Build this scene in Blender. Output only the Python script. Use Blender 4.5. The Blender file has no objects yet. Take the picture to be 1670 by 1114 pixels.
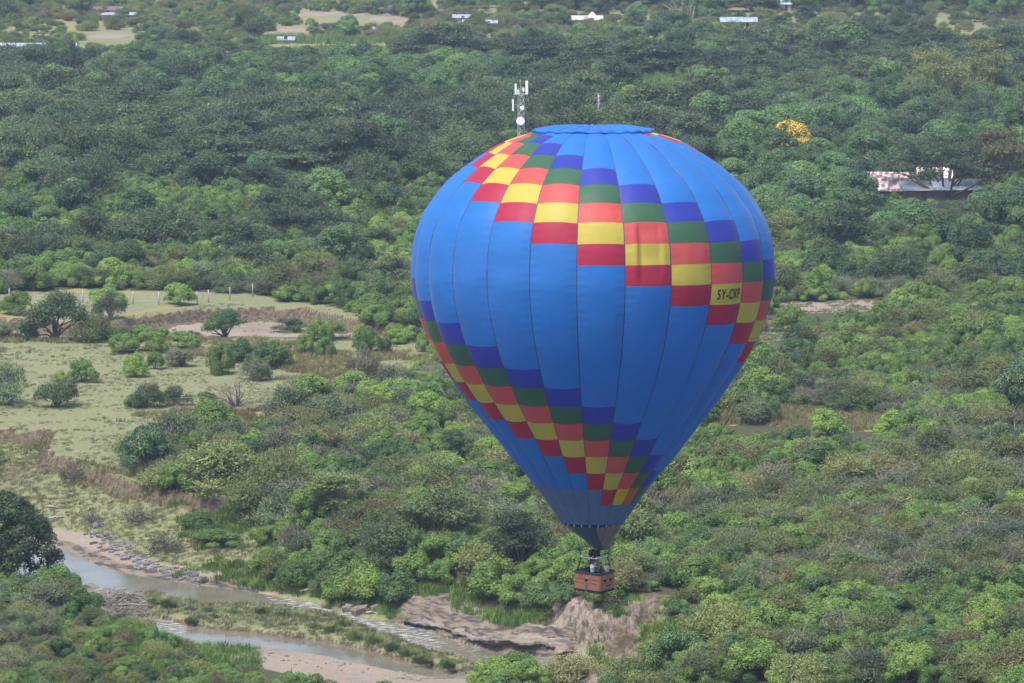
import bpy, bmesh, math, random
import numpy as np
from mathutils import Vector, Matrix
R = math.radians
SC = bpy.context.scene
COL = SC.collection

# ------------------------------------------------------------------ camera, sky, sun, exposure
FPX, PITCH, CAMH = 7500.0, R(8.09), 93.0
cd = bpy.data.cameras.new('camera'); cam = bpy.data.objects.new('camera', cd); COL.objects.link(cam)
cam.location = (0, 0, CAMH); cam.rotation_euler = (math.pi/2 - PITCH, 0, 0)
cd.sensor_width = 36; cd.lens = FPX/1670*36; cd.clip_start = 1; cd.clip_end = 20000
SC.camera = cam
SUN_EL, SUN_AZ = R(66), R(225)          # azimuth clockwise from +Y (the view direction)
w = bpy.data.worlds.new('World'); SC.world = w; w.use_nodes = True
nt = w.node_tree; nt.nodes.clear()
wo = nt.nodes.new('ShaderNodeOutputWorld'); bg = nt.nodes.new('ShaderNodeBackground'); sk = nt.nodes.new('ShaderNodeTexSky')
sk.sky_type = 'NISHITA'; sk.sun_disc = False; sk.sun_elevation = SUN_EL; sk.sun_rotation = SUN_AZ
sk.air_density = 1.0; sk.dust_density = 3.0; sk.ozone_density = 1.0
bg.inputs[1].default_value = 0.11
nt.links.new(sk.outputs[0], bg.inputs[0]); nt.links.new(bg.outputs[0], wo.inputs[0])
sl = bpy.data.lights.new('sun', 'SUN'); sl.energy = 2.2; sl.angle = R(25); sl.color = (1, .965, .92)
so = bpy.data.objects.new('sun', sl); COL.objects.link(so)
sd = Vector((math.sin(SUN_AZ)*math.cos(SUN_EL), math.cos(SUN_AZ)*math.cos(SUN_EL), math.sin(SUN_EL)))
so.rotation_euler = sd.to_track_quat('Z', 'Y').to_euler(); so.location = (0, 0, 200)
SC.view_settings.view_transform = 'Standard'; SC.view_settings.look = 'None'
SC.view_settings.gamma = 1; SC.view_settings.use_curve_mapping = False
SC.view_settings.exposure = 1.36
SC.render.engine = 'CYCLES'
cy = SC.cycles
cy.max_bounces = 5; cy.diffuse_bounces = 3; cy.glossy_bounces = 2; cy.transmission_bounces = 2; cy.volume_bounces = 0
cy.transparent_max_bounces = 6; cy.use_denoising = True
try: cy.denoiser = 'OPENIMAGEDENOISE'
except Exception: pass

# ------------------------------------------------------------------ photo pixel <-> world
def G(u, v, z=0.0):
    a = (u-835)/FPX; b = (557-v)/FPX
    d = (a, math.cos(PITCH)+b*math.sin(PITCH), -math.sin(PITCH)+b*math.cos(PITCH))
    t = (z-CAMH)/d[2]
    return (a*t, d[1]*t)
def AtY(u, v, Y):
    a = (u-835)/FPX; b = (557-v)/FPX
    d = (a, math.cos(PITCH)+b*math.sin(PITCH), -math.sin(PITCH)+b*math.cos(PITCH))
    t = Y/d[1]
    return Vector((a*t, Y, CAMH+d[2]*t))
def proj(x, y, z):
    z = z-CAMH
    d = y*math.cos(PITCH)-z*math.sin(PITCH); u = y*math.sin(PITCH)+z*math.cos(PITCH)
    return 835+FPX*x/d, 557-FPX*u/d, FPX/d          # u, v, pixels per metre

# ------------------------------------------------------------------ helpers
def tag(o, label=None, cat=None, group=None, kind=None):
    if label: o['label'] = label
    if cat: o['category'] = cat
    if group: o['group'] = group
    if kind: o['kind'] = kind
    return o
def empty(name, loc=(0, 0, 0), rz=0.0):
    o = bpy.data.objects.new(name, None); COL.objects.link(o); o.location = loc; o.rotation_euler = (0, 0, rz)
    o.empty_display_size = .3
    return o
def np_mesh(name, V, F, mats=(), midx=None, smooth=False, fattr=None, vattr=None):
    V = np.asarray(V, np.float32); me = bpy.data.meshes.new(name)
    if isinstance(F, np.ndarray):
        n, k = F.shape
        me.vertices.add(len(V)); me.vertices.foreach_set('co', V.ravel())
        me.loops.add(n*k); me.loops.foreach_set('vertex_index', F.astype(np.int32).ravel())
        me.polygons.add(n); me.polygons.foreach_set('loop_start', np.arange(0, n*k, k, dtype=np.int32))
        me.polygons.foreach_set('loop_total', np.full(n, k, np.int32))
        me.update(calc_edges=True)
    else:
        me.from_pydata(V.tolist(), [], F); n = len(F)
    for m in mats: me.materials.append(m)
    if midx is not None: me.polygons.foreach_set('material_index', np.asarray(midx, np.int32))
    if smooth is not False:
        me.polygons.foreach_set('use_smooth', np.full(n, True) if smooth is True else np.asarray(smooth))
    for k, a in (fattr or {}).items():
        at = me.attributes.new(k, 'FLOAT', 'FACE'); at.data.foreach_set('value', np.asarray(a, np.float32))
    for k, a in (vattr or {}).items():
        at = me.attributes.new(k, 'FLOAT', 'POINT'); at.data.foreach_set('value', np.asarray(a, np.float32))
    me.update()
    return me
def link(name, me, parent=None, loc=(0, 0, 0), rz=0.0):
    o = bpy.data.objects.new(name, me); COL.objects.link(o); o.location = loc; o.rotation_euler = (0, 0, rz)
    if parent: o.parent = parent
    return o
class MB:
    def __init__(s): s.V = []; s.F = []; s.M = []
    def add(s, V, F, m=0):
        o = len(s.V); s.V += [tuple(v) for v in V]; s.F += [tuple(i+o for i in f) for f in F]; s.M += [m]*len(F)
    def box(s, c, d, rz=0.0, m=0, mat=None):
        x, y, z = [q/2 for q in d]; P = []
        for sx, sy, sz in ((-1,-1,-1),(1,-1,-1),(1,1,-1),(-1,1,-1),(-1,-1,1),(1,-1,1),(1,1,1),(-1,1,1)):
            v = Vector((sx*x, sy*y, sz*z))
            v = Matrix.Rotation(rz, 3, 'Z') @ v
            P.append(v+Vector(c))
        s.add(P, [(0,3,2,1),(4,5,6,7),(0,1,5,4),(1,2,6,5),(2,3,7,6),(3,0,4,7)], m)
    def tube(s, pts, rad, n=6, m=0, cap=True):
        pts = [Vector(p) for p in pts]
        if not hasattr(rad, '__len__'): rad = [rad]*len(pts)
        rings = []; prev = None
        for i, p in enumerate(pts):
            d = (pts[min(i+1, len(pts)-1)]-pts[max(i-1, 0)]).normalized()
            a = prev if prev is not None else (Vector((0, 0, 1)) if abs(d.z) < .9 else Vector((1, 0, 0)))
            x = a-d*a.dot(d)
            if x.length < 1e-4: x = Vector((1, 0, 0))-d*d.x
            x.normalize(); y = d.cross(x); prev = x
            rings.append([p+(x*math.cos(t)+y*math.sin(t))*rad[i] for t in [2*math.pi*k/n for k in range(n)]])
        V = [v for r in rings for v in r]; F = []
        for i in range(len(pts)-1):
            for k in range(n): F.append((i*n+k, i*n+(k+1) % n, (i+1)*n+(k+1) % n, (i+1)*n+k))
        if cap: F.append(tuple(range(n-1, -1, -1))); F.append(tuple((len(pts)-1)*n+k for k in range(n)))
        s.add(V, F, m)
    def lathe(s, prof, c=(0, 0, 0), n=16, m=0, rot=None):
        V = []
        for r, z in prof:
            for k in range(n):
                t = 2*math.pi*k/n; v = Vector((r*math.cos(t), r*math.sin(t), z))
                if rot: v = rot @ v
                V.append(v+Vector(c))
        F = [(i*n+k, i*n+(k+1) % n, (i+1)*n+(k+1) % n, (i+1)*n+k) for i in range(len(prof)-1) for k in range(n)]
        F.append(tuple(range(n-1, -1, -1))); F.append(tuple((len(prof)-1)*n+k for k in range(n)))
        s.add(V, F, m)
    def build(s, name, mats, parent=None, smooth=False, loc=(0, 0, 0)):
        if not isinstance(mats, (list, tuple)): mats = [mats]
        me = np_mesh(name, s.V, s.F, mats, s.M, smooth)
        return link(name, me, parent, loc)

# ------------------------------------------------------------------ materials
def mat(name):
    m = bpy.data.materials.new(name); m.use_nodes = True
    n = m.node_tree; n.nodes.clear()
    return m, n
class NT:
    def __init__(s, n): s.n = n
    def __call__(s, t, **k):
        nd = s.n.nodes.new(t)
        for a, b in k.items():
            if a.startswith('i_'):
                key = a[2:]
                key = int(key) if key.isdigit() else key.replace('_', ' ')
                if isinstance(b, bpy.types.NodeSocket): s.n.links.new(b, nd.inputs[key])
                else: nd.inputs[key].default_value = b
            else: setattr(nd, a, b)
        return nd
    def link(s, a, b): s.n.links.new(a, b)
    def math(s, op, a, b=0.0, c=0.0, clamp=False):
        nd = s('ShaderNodeMath', operation=op, use_clamp=clamp)
        for i, x in enumerate((a, b, c)):
            if isinstance(x, bpy.types.NodeSocket): s.link(x, nd.inputs[i])
            else: nd.inputs[i].default_value = x
        return nd.outputs[0]
    def mix(s, f, a, b, mode='MIX'):
        nd = s('ShaderNodeMix', data_type='RGBA', blend_type=mode)
        for i, x in ((0, f), (6, a), (7, b)):
            if isinstance(x, bpy.types.NodeSocket): s.link(x, nd.inputs[i])
            else: nd.inputs[i].default_value = x if not isinstance(x, tuple) else (*x[:3], 1)
        return nd.outputs[2]
    def noise(s, scale, detail=3, rough=.55, vec=None):
        nd = s('ShaderNodeTexNoise'); nd.inputs['Scale'].default_value = scale; nd.inputs['Detail'].default_value = detail
        nd.inputs['Roughness'].default_value = rough
        if vec: s.link(vec, nd.inputs['Vector'])
        return nd.outputs['Fac']
    def ramp(s, f, lo, hi):
        nd = s('ShaderNodeMapRange', interpolation_type='SMOOTHSTEP'); s.link(f, nd.inputs[0])
        nd.inputs[1].default_value = lo; nd.inputs[2].default_value = hi
        return nd.outputs[0]
def plain(name, col, rough=.7, metal=0.0, var=.15, scale=6.0, spec=.3):
    m, n = mat(name); N = NT(n)
    tc = N('ShaderNodeTexCoord')
    f = N.noise(scale, 4, .6, tc.outputs['Object'])
    c = N.mix(f, tuple(x*(1-var) for x in col), tuple(min(1, x*(1+var)) for x in col))
    p = N('ShaderNodeBsdfPrincipled'); N.link(c, p.inputs['Base Color'])
    p.inputs['Roughness'].default_value = rough; p.inputs['Metallic'].default_value = metal
    p.inputs['Specular IOR Level'].default_value = spec
    o = N('ShaderNodeOutputMaterial'); N.link(p.outputs[0], o.inputs[0])
    return m
def leafmat(name, c1, c2, c3=None, tip=0.0, transl=.18, pscale=.02):
    """c1..c2 by plant, leaf by leaf variation, c3 = colour of odd plants"""
    m, n = mat(name); N = NT(n)
    oi = N('ShaderNodeObjectInfo'); at = N('ShaderNodeAttribute', attribute_name='rnd')
    geo = N('ShaderNodeNewGeometry')
    c = N.mix(oi.outputs['Random'], c1, c2)
    if c3 is not None:
        r2 = N.math('FRACT', N.math('MULTIPLY', oi.outputs['Random'], 7.31))
        c = N.mix(N.ramp(r2, .70, .80), c, c3)
    v = N.math('MULTIPLY_ADD', at.outputs['Fac'], .6, .70)
    r3 = N.math('FRACT', N.math('MULTIPLY', oi.outputs['Random'], 23.7))
    v = N.math('MULTIPLY', v, N.math('MULTIPLY_ADD', r3, .7, .65))
    pn = N.noise(pscale, 2, .5, geo.outputs['Position'])
    v = N.math('MULTIPLY', v, N.math('MULTIPLY_ADD', pn, .8, .6))
    cn = N.noise(.55, 2, .5, geo.outputs['Position']); v = N.math('MULTIPLY', v, N.math('MULTIPLY_ADD', cn, 1.1, .45))
    c = N.mix(N.math('MULTIPLY', N.ramp(cn, .35, .7), .35), c, (.15,.155,.06))
    h = N('ShaderNodeVectorMath', operation='SCALE'); N.link(c, h.inputs[0]); N.link(v, h.inputs['Scale'])
    p = N('ShaderNodeBsdfPrincipled'); N.link(h.outputs[0], p.inputs['Base Color'])
    p.inputs['Roughness'].default_value = .55; p.inputs['Specular IOR Level'].default_value = .25
    t = N('ShaderNodeBsdfTranslucent'); N.link(h.outputs[0], t.inputs[0])
    mx = N('ShaderNodeMixShader'); mx.inputs[0].default_value = transl
    N.link(p.outputs[0], mx.inputs[1]); N.link(t.outputs[0], mx.inputs[2])
    o = N('ShaderNodeOutputMaterial'); N.link(mx.outputs[0], o.inputs[0])
    return m
M = {}
M['thorn'] = leafmat('thorn_leaves', (.106,.152,.048), (.158,.184,.056), (.175,.165,.070))
M['green'] = leafmat('green_leaves', (.078,.160,.030), (.142,.230,.036), (.056,.118,.034))
M['grey'] = leafmat('grey_leaves', (.108,.142,.074), (.085,.135,.060), (.145,.145,.092))
M['broad'] = leafmat('broad_leaves', (.050,.120,.038), (.090,.175,.048), (.036,.085,.036))
M['acacia'] = leafmat('acacia_leaves', (.062,.100,.044), (.095,.132,.052), (.042,.070,.036))
M['darkacacia'] = leafmat('dark_acacia_leaves', (.036,.062,.030), (.050,.080,.036))
M['mango'] = leafmat('dark_glossy_leaves', (.034,.066,.014), (.036,.070,.015))
M['flower'] = leafmat('yellow_blossom', (.62,.40,.04), (.62,.42,.05))
M['reed'] = leafmat('reed_blades', (.115,.170,.058), (.150,.190,.070))
M['grass'] = leafmat('grass_blades', (.155,.172,.075), (.190,.190,.092), (.215,.195,.105), pscale=.05)
M['drygrass'] = leafmat('dry_grass_blades', (.22,.195,.085), (.185,.175,.075), (.24,.205,.10), pscale=.05)
M['crop'] = leafmat('crop_blades', (.11,.18,.045), (.14,.21,.06), pscale=.05)
M['bark'] = plain('bark', (.11,.088,.068), .9, var=.35, scale=3)
M['palebark'] = plain('pale_bark', (.26,.23,.15), .85, var=.3, scale=3)
M['twig'] = plain('dead_twigs', (.20,.175,.145), .9, var=.4, scale=2)
M['darktwig'] = plain('brown_twigs', (.12,.10,.085), .9, var=.4, scale=2)

# ------------------------------------------------------------------ numpy noise
def _hash(ix, iy, s):
    h = (ix.astype(np.int64)*374761393+iy.astype(np.int64)*668265263+s*1442695041) & 0x7fffffff
    h = ((h ^ (h >> 13))*1274126177) & 0x7fffffff
    return ((h ^ (h >> 16)) & 0xffff)/65535.0
def vnoise(x, y, s=0):
    ix = np.floor(x); iy = np.floor(y); fx = x-ix; fy = y-iy
    fx = fx*fx*(3-2*fx); fy = fy*fy*(3-2*fy)
    a = _hash(ix, iy, s); b = _hash(ix+1, iy, s); c = _hash(ix, iy+1, s); d = _hash(ix+1, iy+1, s)
    return (a*(1-fx)+b*fx)*(1-fy)+(c*(1-fx)+d*fx)*fy
def fbm(x, y, s=0, o=4):
    r = 0; a = .5; t = 0
    for i in range(o): r = r+a*vnoise(x, y, s+i*17); t += a; a *= .5; x = x*2.03+11.3; y = y*2.03+5.7
    return r/t
def sm(t): t = np.clip(t, 0, 1); return t*t*(3-2*t)
def pdist(P, L):
    P = np.asarray(P, float); d = np.full(len(P), 1e9)
    for a, b in zip(L[:-1], L[1:]):
        a = np.array(a); b = np.array(b); e = b-a; q = P-a
        t = np.clip((q@e)/max(e@e, 1e-9), 0, 1)
        d = np.minimum(d, np.hypot(*(q-t[:, None]*e).T))
    return d
def inpoly(P, L):
    P = np.asarray(P, float); x, y = P[:, 0], P[:, 1]; c = np.zeros(len(P), bool)
    for (x0, y0), (x1, y1) in zip(L, L[1:]+L[:1]):
        if y0 == y1: continue
        k = (y0 > y) != (y1 > y)
        c ^= k & (x < (x1-x0)*(y-y0)/(y1-y0)+x0)
    return c
def gl(L, z=0.0): return [G(u, v, z) for u, v in L]

# ------------------------------------------------------------------ terrain lines (read off the photograph)
WZ = -5.0
A_ = gl([(-160,872),(-60,880),(60,885),(100,895),(130,908),(165,925),(205,935),(260,945),(330,955),(400,964),(450,973),(520,985),(560,1000),
         (620,1014),(680,1020),(720,1038),(770,1055),(830,1066),(880,1071),(905,1074),(930,1085),(955,1108),(990,1160),(1040,1240)], WZ)
B_ = gl([(-160,700),(0,698),(90,700),(78,735),(160,765),(225,790),(290,800),(370,815),(430,830),(520,850),(600,880),(680,915),(760,925),
         (850,938),(900,950),(950,968),(1000,975),(1060,968),(1110,975),(1165,995),(1190,1030),(1180,1070),(1170,1114),(1190,1180),(1240,1240)], 0)
N_ = gl([(-160,965),(-60,967),(40,967),(110,969),(135,978),(150,1004),(230,1022),(270,1040),(330,1051),(400,1057),(480,1063),(520,1068),
         (600,1086),(650,1096),(720,1106),(790,1108),(850,1100),(880,1112),(900,1140),(930,1180),(980,1240)], WZ)
NB_ = gl([(-160,1005),(0,1012),(60,1022),(120,1045),(180,1075),(240,1105),(300,1135),(400,1175),(600,1200),(780,1190),(850,1195),(900,1240)], -1.5)
ISL = gl([(215,977),(250,970),(300,985),(345,990),(420,990),(500,999),(560,1011),(600,1028),(640,1042),(700,1066),(760,1080),(785,1092),(740,1098),
          (680,1085),(640,1076),(600,1062),(540,1048),(470,1041),(400,1032),(340,1026),(290,1017),(255,1008),(225,995)], WZ)
PILE = gl([(128,978),(190,962),(236,972),(243,1003),(180,1012),(140,1003)], WZ)
S_ = gl([(-160,512),(0,517),(100,521),(190,522),(260,512),(330,503),(430,498),(500,499),(540,510),(590,522),(650,532),(740,538)], 0)
SB = gl([(-160,556),(0,554),(430,551),(660,552),(745,545)], 0)
POLY_RIVER = A_+N_[::-1]; POLY_FAR = A_+B_[::-1]; POLY_NEAR = N_+NB_[::-1]; POLY_BED = S_+SB[::-1]
MEADOW = gl([(-160,560),(430,551),(700,560),(720,600),(650,640),(560,650),(470,655),(468,700),(420,712),(330,700),(230,760),(235,795),(160,765),
             (78,735),(90,700),(-160,700)], 0)
TERR = gl([(90,520),(190,514),(260,504),(330,496),(470,490),(560,500),(600,520),(560,520),(500,501),(430,499),(330,503),(260,512),(190,522)], 0)
CLEAR = [gl(L, 0) for L in ([(1150,665),(1270,660),(1330,668),(1430,675),(1460,700),(1350,705),(1240,690),(1150,695)],
         [(1225,522),(1300,520),(1315,545),(1270,556),(1200,575)],
         [(1255,493),(1450,490),(1450,508),(1255,512)],
         [(-10,480),(120,470),(420,478),(470,492),(260,506),(190,518),(90,522),(-10,517)])]
FIELDS = [gl(L, 0) for L in ([(425,88),(520,80),(660,84),(680,105),(560,108),(440,100)], [(380,60),(520,62),(640,64),(620,72),(400,72)],
          [(340,72),(420,70),(400,84),(340,82)], [(820,118),(960,116),(1060,120),(1120,128),(1080,138),(900,134)], [(940,60),(1060,57),(1050,68),(930,70)],
          [(1080,138),(1130,128),(1140,148),(1090,152)])]
BARE = [gl(L, 0) for L in ([(490,20),(590,22),(680,30),(640,34),(560,29),(480,27)], [(1045,33),(1088,33),(1088,50),(1045,50)], [(690,0),(720,0),(718,5),(690,4)],
        [(0,80),(140,76),(150,88),(0,96)], [(1640,92),(1690,95),(1690,108),(1650,106)], [(120,50),(230,54),(220,66),(140,62)], [(440,42),(510,46),(500,54),(440,50)])]

def height(x, y):
    P = np.stack([x, y], 1); h = (fbm(x*.03, y*.03, 3)-.5)*.6
    near = (y < 600) & (abs(x) < 150)
    if near.any():
        Q = P[near]; hh = h[near].copy()
        qx, qy = Q.T
        fn = fbm(qx*.45, qy*.45, 9, 4)-.5
        dA = pdist(Q, A_); dB = pdist(Q, B_); dN = pdist(Q, N_); dNB = pdist(Q, NB_)
        uu = 835+(qx/qy)*FPX*.985
        k = inpoly(Q, POLY_FAR)
        t = dA/(dA+dB+1e-6)
        drop = 1.25*sm(dB/.9)*(.6+.8*fbm(qx*.1, qy*.1, 5))
        rock = sm((uu-640)/40)*sm((935-uu)/20)
        slate = sm((uu-120)/40)*sm((430-uu)/60)
        cliff = sm((uu-890)/40)*sm((1230-uu)/60)
        g = t**1.15
        z = -5+(5-drop)*g
        z = z+rock*(1.5*sm(dA/1.0)*(1-sm((dA-2)/5))*(.75+.9*fn))+slate*.15*sm(dA/.6)
        # clay cliff with gullies under the basket
        zc = -5+.5*sm(dA/.8)+4.6*sm((t-.28+.25*fn)/.55)
        rill = np.abs(fbm(qx*1.1, qy*.3, 31, 3)-.5)*2
        zc = zc-(.7-1.5*rill)*sm((t-.15)/.25)*sm((.97-t)/.15)*.7+.5*fn
        z = z*(1-cliff)+zc*cliff
        z = z+fn*.5*sm(dA/2)*sm(dB/2)
        z = np.minimum(z, hh+.2)
        hh[k] = z[k]
        k = inpoly(Q, POLY_NEAR)
        t = dN/(dN+dNB+1e-6)
        bar = sm((uu-250)/60)*sm((860-uu)/60)
        z = (-4.93+3.4*t**1.1+fn*.3)*(1-bar)+bar*(-4.90+.45*(fbm(qx*.12, qy*.3, 12)-.47)+.12*fn+3.2*sm((t-.55)/.4))
        hh[k] = z[k]
        k = ~k & (qy < np.interp(qx, [p[0] for p in NB_], [p[1] for p in NB_])) & ~inpoly(Q, POLY_RIVER) & ~inpoly(Q, POLY_FAR) & (qx < NB_[-1][0]+.0)
        hh[k] = -1.5+.8*sm(dNB[k]/12)
        k = inpoly(Q, POLY_RIVER); zr = np.full(len(Q), -5.0)-.1-.5*sm(np.minimum(dA, dN)/1.2)
        for pl, top in ((ISL, .62), (PILE, .35)):
            i = inpoly(Q, pl); d = pdist(Q, pl+pl[:1])
            zi = -5.03+top*sm(d/.9)+fn*.25*sm(d/.5)
            zr = np.where(i, zi, zr)
        hh[k] = zr[k]
        h[near] = hh
    bd = (y > 600) & (y < 760) & (abs(x) < 200)
    if bd.any():
        Q = P[bd]; hh = h[bd].copy(); k = inpoly(Q, POLY_BED)
        d1 = pdist(Q, S_); d2 = pdist(Q, SB); fn = fbm(Q[:, 0]*.3, Q[:, 1]*.3, 44)-.5
        z = hh-(1.5+1.4*fbm(Q[:, 0]*.06, Q[:, 1]*.06, 46))*sm(d1/1.0)*sm(d2/14)*(.85+.6*fn)
        hh[k] = z[k]; h[bd] = hh
    return h

# ground sheet
def grade(a, b, step): return list(np.arange(a, b, step))
def grow(a, step, end, f=1.12):
    o = []; x = a
    while x < end: o.append(x); x += step; step *= f
    return o+[end]
xs = np.array([-q for q in grow(62, .6, 4500)][::-1]+grade(-61.5, 61.6, .42)+grow(62, .6, 4500))
ys = np.array([-2500, -1000, -300, 0, 150, 250, 320, 360]+grade(385, 545, .38)+grade(545, 700, .62)+grow(700, 1.0, 9000, 1.035))
X, Y = np.meshgrid(xs, ys); x = X.ravel(); y = Y.ravel()
z = height(x, y)
nx, ny = len(xs), len(ys)
I = np.arange(nx*ny).reshape(ny, nx)
F = np.stack([I[:-1, :-1], I[:-1, 1:], I[1:, 1:], I[1:, :-1]], -1).reshape(-1, 4)
P2 = np.stack([x, y], 1)
uu = 835+(x/np.maximum(y, 1))*FPX*.985
sand = np.zeros(len(x)); dry = np.zeros(len(x)); soil = np.zeros(len(x)); crop = np.zeros(len(x)); rockm = np.zeros(len(x)); mead = np.zeros(len(x))
k = inpoly(P2, MEADOW); mead[k] = 1; dry[k] = np.clip((fbm(x[k]*.035, y[k]*.05, 21)-.44)*6, 0, 1)
nr = (y > 380) & (y < 620) & (abs(x) < 120)
Q = P2[nr]; dA = pdist(Q, A_); dB = pdist(Q, B_); inf_ = inpoly(Q, POLY_FAR); u_ = uu[nr]
s = np.zeros(len(Q)); so_ = np.zeros(len(Q)); rk = np.zeros(len(Q)); md = mead[nr].copy()
s = np.where(inf_, 1-sm((dA-2.5)/(2.5+3*fbm(Q[:, 0]*.1, Q[:, 1]*.1, 8))), s)
s = np.where(inf_ & (u_ > 600) & (u_ < 935), 1-sm((dA-3.6+(fbm(Q[:, 0]*.3, Q[:, 1]*.3, 89)-.5)*5)/3), s)
cl = inf_ & (u_ > 900) & (u_ < 1240); cn = fbm(Q[:, 0]*.35, Q[:, 1]*.35, 90); s = np.where(cl, 1, s)
un = u_+(fbm(Q[:, 0]*.3, Q[:, 1]*.3, 88)-.5)*90; s = np.where(inf_, s*np.interp(un, [390,450,620,680], [1,.1,.1,1]), s)
rk = np.where(inf_ & (u_ > 600) & (u_ < 935), (1-sm((dA-3.4)/2))*np.interp(un, [600,680], [0,1]), 0)
rk = np.where(inf_ & (u_ > 90) & (u_ < 420), 1-sm((dA-.8)/2.2), rk)
so_ = np.where(inf_ & ~cl, (1-sm((dB-.8-1.6*fbm(Q[:, 0]*.2, Q[:, 1]*.2, 93))/.9)), 0); so_ = np.where(cl, np.clip((cn-.45)*5, 0, .8)*sm((u_-930)/60)+(1-sm((dB-.6)/1.6))*.9, so_)
so_ = np.where(inf_ & (u_ < 110), np.maximum(so_, .5*sm((fbm(Q[:, 0]*.12, Q[:, 1]*.12, 77)-.42)*6)*(dB < 12)), so_)
md = np.where(inf_, np.interp(un, [610,690], [.8, .0])*(un < 700)+md*(un >= 700)*0, md); gp = cl & (u_ > 975) & (cn < .42) & (dA > 3); s = np.where(gp, 0, s); so_ = np.where(gp, 0, so_); md = np.where(gp, 1, md)
k = inpoly(Q, POLY_NEAR) & (u_ > 230) & (u_ < 870); dN = pdist(Q, N_); s = np.where(k, 1-sm((dN-7.5)/3), s)
k = inpoly(Q, POLY_RIVER); s = np.where(k, .5, s); k2 = inpoly(Q, ISL); s = np.where(k2, .1, s); md = np.where(k2, 1, md); so_ = np.where(k2 & (pdist(Q, ISL+ISL[:1]) < .5), 1, so_)
sand[nr] = s; soil[nr] = so_; rockm[nr] = rk; mead[nr] = md
bd = (y > 600) & (y < 780) & (abs(x) < 220); Q = P2[bd]; k = inpoly(Q, POLY_BED); d1 = pdist(Q, S_); d2 = pdist(Q, SB)
so2 = np.where(k & (d1 < 2.0+2*fbm(Q[:, 0]*.15, Q[:, 1]*.15, 47)), 1, 0); sa2 = np.where(k & (d1 >= 3.0), np.clip((fbm(Q[:, 0]*.04, Q[:, 1]*.10, 61)-.40)*7, 0, 1), 0)
sa2 = np.maximum(sa2, np.where(k & (d1 >= 3.0) & (uu[bd] < 110), .9, 0))
m2 = np.maximum(mead[bd], np.where(k | inpoly(Q, TERR), 1, 0))
soil[bd] = so2; sand[bd] = sa2; mead[bd] = m2
for pl in CLEAR:
    k = inpoly(P2, pl); mead[k] = 1; dry[k] = np.clip(.35+(fbm(x[k]*.06, y[k]*.06, 91)-.5)*5, 0, 1)
k = inpoly(P2, CLEAR[0]); dry[k] = 1; k = inpoly(P2, CLEAR[2]); sand[k] = 1
for pl in FIELDS: crop[inpoly(P2, pl)] = 1
for pl in BARE: sand[inpoly(P2, pl)] = .85; 
far = y > 1120; dry[far] = np.maximum(dry[far], np.clip((fbm(x[far]*.012, y[far]*.012, 15)-.45)*6, 0, .6)); mead[far] = .62

m, n = mat('ground_soil_and_grass'); N = NT(n)
tc = N('ShaderNodeNewGeometry'); pos = tc.outputs['Position']
def att(nm): return N('ShaderNodeAttribute', attribute_name=nm).outputs['Fac']
n1 = N.noise(.35, 5, .65, pos); n2 = N.noise(1.8, 4, .65, pos); n3 = N.noise(.07, 3, .5, pos); n4 = N.noise(5.0, 3, .7, pos)
def edge(a, lo=.35, hi=.65, k=.5):
    return N.ramp(N.math('ADD', a, N.math('MULTIPLY', N.math('SUBTRACT', n1, .5), k)), lo, hi)
litter = N.mix(n2, (.040,.045,.022), (.075,.072,.040))
grass = N.mix(N.ramp(n2, .35, .7), (.142,.152,.070), (.200,.204,.110))
grass = N.mix(N.ramp(n1, .5, .72), grass, (.20,.185,.11))
grass = N.mix(N.ramp(n4, .56, .68), grass, (.095,.110,.048))
c = N.mix(edge(att('mead')), litter, grass)
dryc = N.mix(n2, (.19,.165,.060), (.26,.215,.095))
c = N.mix(N.math('MULTIPLY', edge(att('dry'), .35, .75, .9), .75), c, dryc)
c = N.mix(edge(att('crop')), c, N.mix(n1, (.085,.15,.04), (.14,.20,.065)))
sandc = N.mix(n2, (.195,.158,.124), (.27,.225,.182)); sandc = N.mix(N.ramp(n3, .45, .7), sandc, (.20,.16,.13))
sandc = N.mix(N.ramp(n4, .55, .75), sandc, (.13,.105,.088))
mps = N('ShaderNodeMapping'); mps.inputs['Scale'].default_value = (1.5, .8, .35); N.link(pos, mps.inputs[0])
stk = N.noise(1.4, 7, .7, mps.outputs[0]); crk = N('ShaderNodeTexVoronoi', feature='DISTANCE_TO_EDGE'); N.link(mps.outputs[0], crk.inputs['Vector']); crk.inputs['Scale'].default_value = 1.1
gN = N('ShaderNodeSeparateXYZ'); N.link(tc.outputs['True Normal'], gN.inputs[0]); steep = N.ramp(gN.outputs[2], .93, .70)
sandc = N.mix(N.math('MULTIPLY', N.ramp(stk, .45, .62), steep), sandc, (.085,.066,.052))
sandc = N.mix(N.math('MULTIPLY', N.ramp(crk.outputs['Distance'], .06, .0), N.math('MULTIPLY', steep, .6)), sandc, (.06,.045,.036))
c = N.mix(edge(att('sand'), .35, .6, .7), c, sandc)
wv = N('ShaderNodeTexNoise'); mp = N('ShaderNodeMapping'); mp.inputs['Scale'].default_value = (.5, .5, 4.5); N.link(pos, mp.inputs[0]); N.link(mp.outputs[0], wv.inputs[0])
wv.inputs['Scale'].default_value = 1.1; wv.inputs['Detail'].default_value = 5
rockc = N.mix(N.ramp(wv.outputs['Fac'], .38, .62), (.058,.053,.049), (.190,.150,.112))
c = N.mix(edge(att('rockm'), .35, .6, .9), c, rockc)
soilc = N.mix(N.ramp(n2, .35, .65), (.068,.051,.034), (.140,.110,.076))
c = N.mix(edge(att('soil'), .4, .7, .6), c, soilc)
p = N('ShaderNodeBsdfPrincipled'); N.link(c, p.inputs['Base Color']); p.inputs['Roughness'].default_value = .95
p.inputs['Specular IOR Level'].default_value = .15
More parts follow.
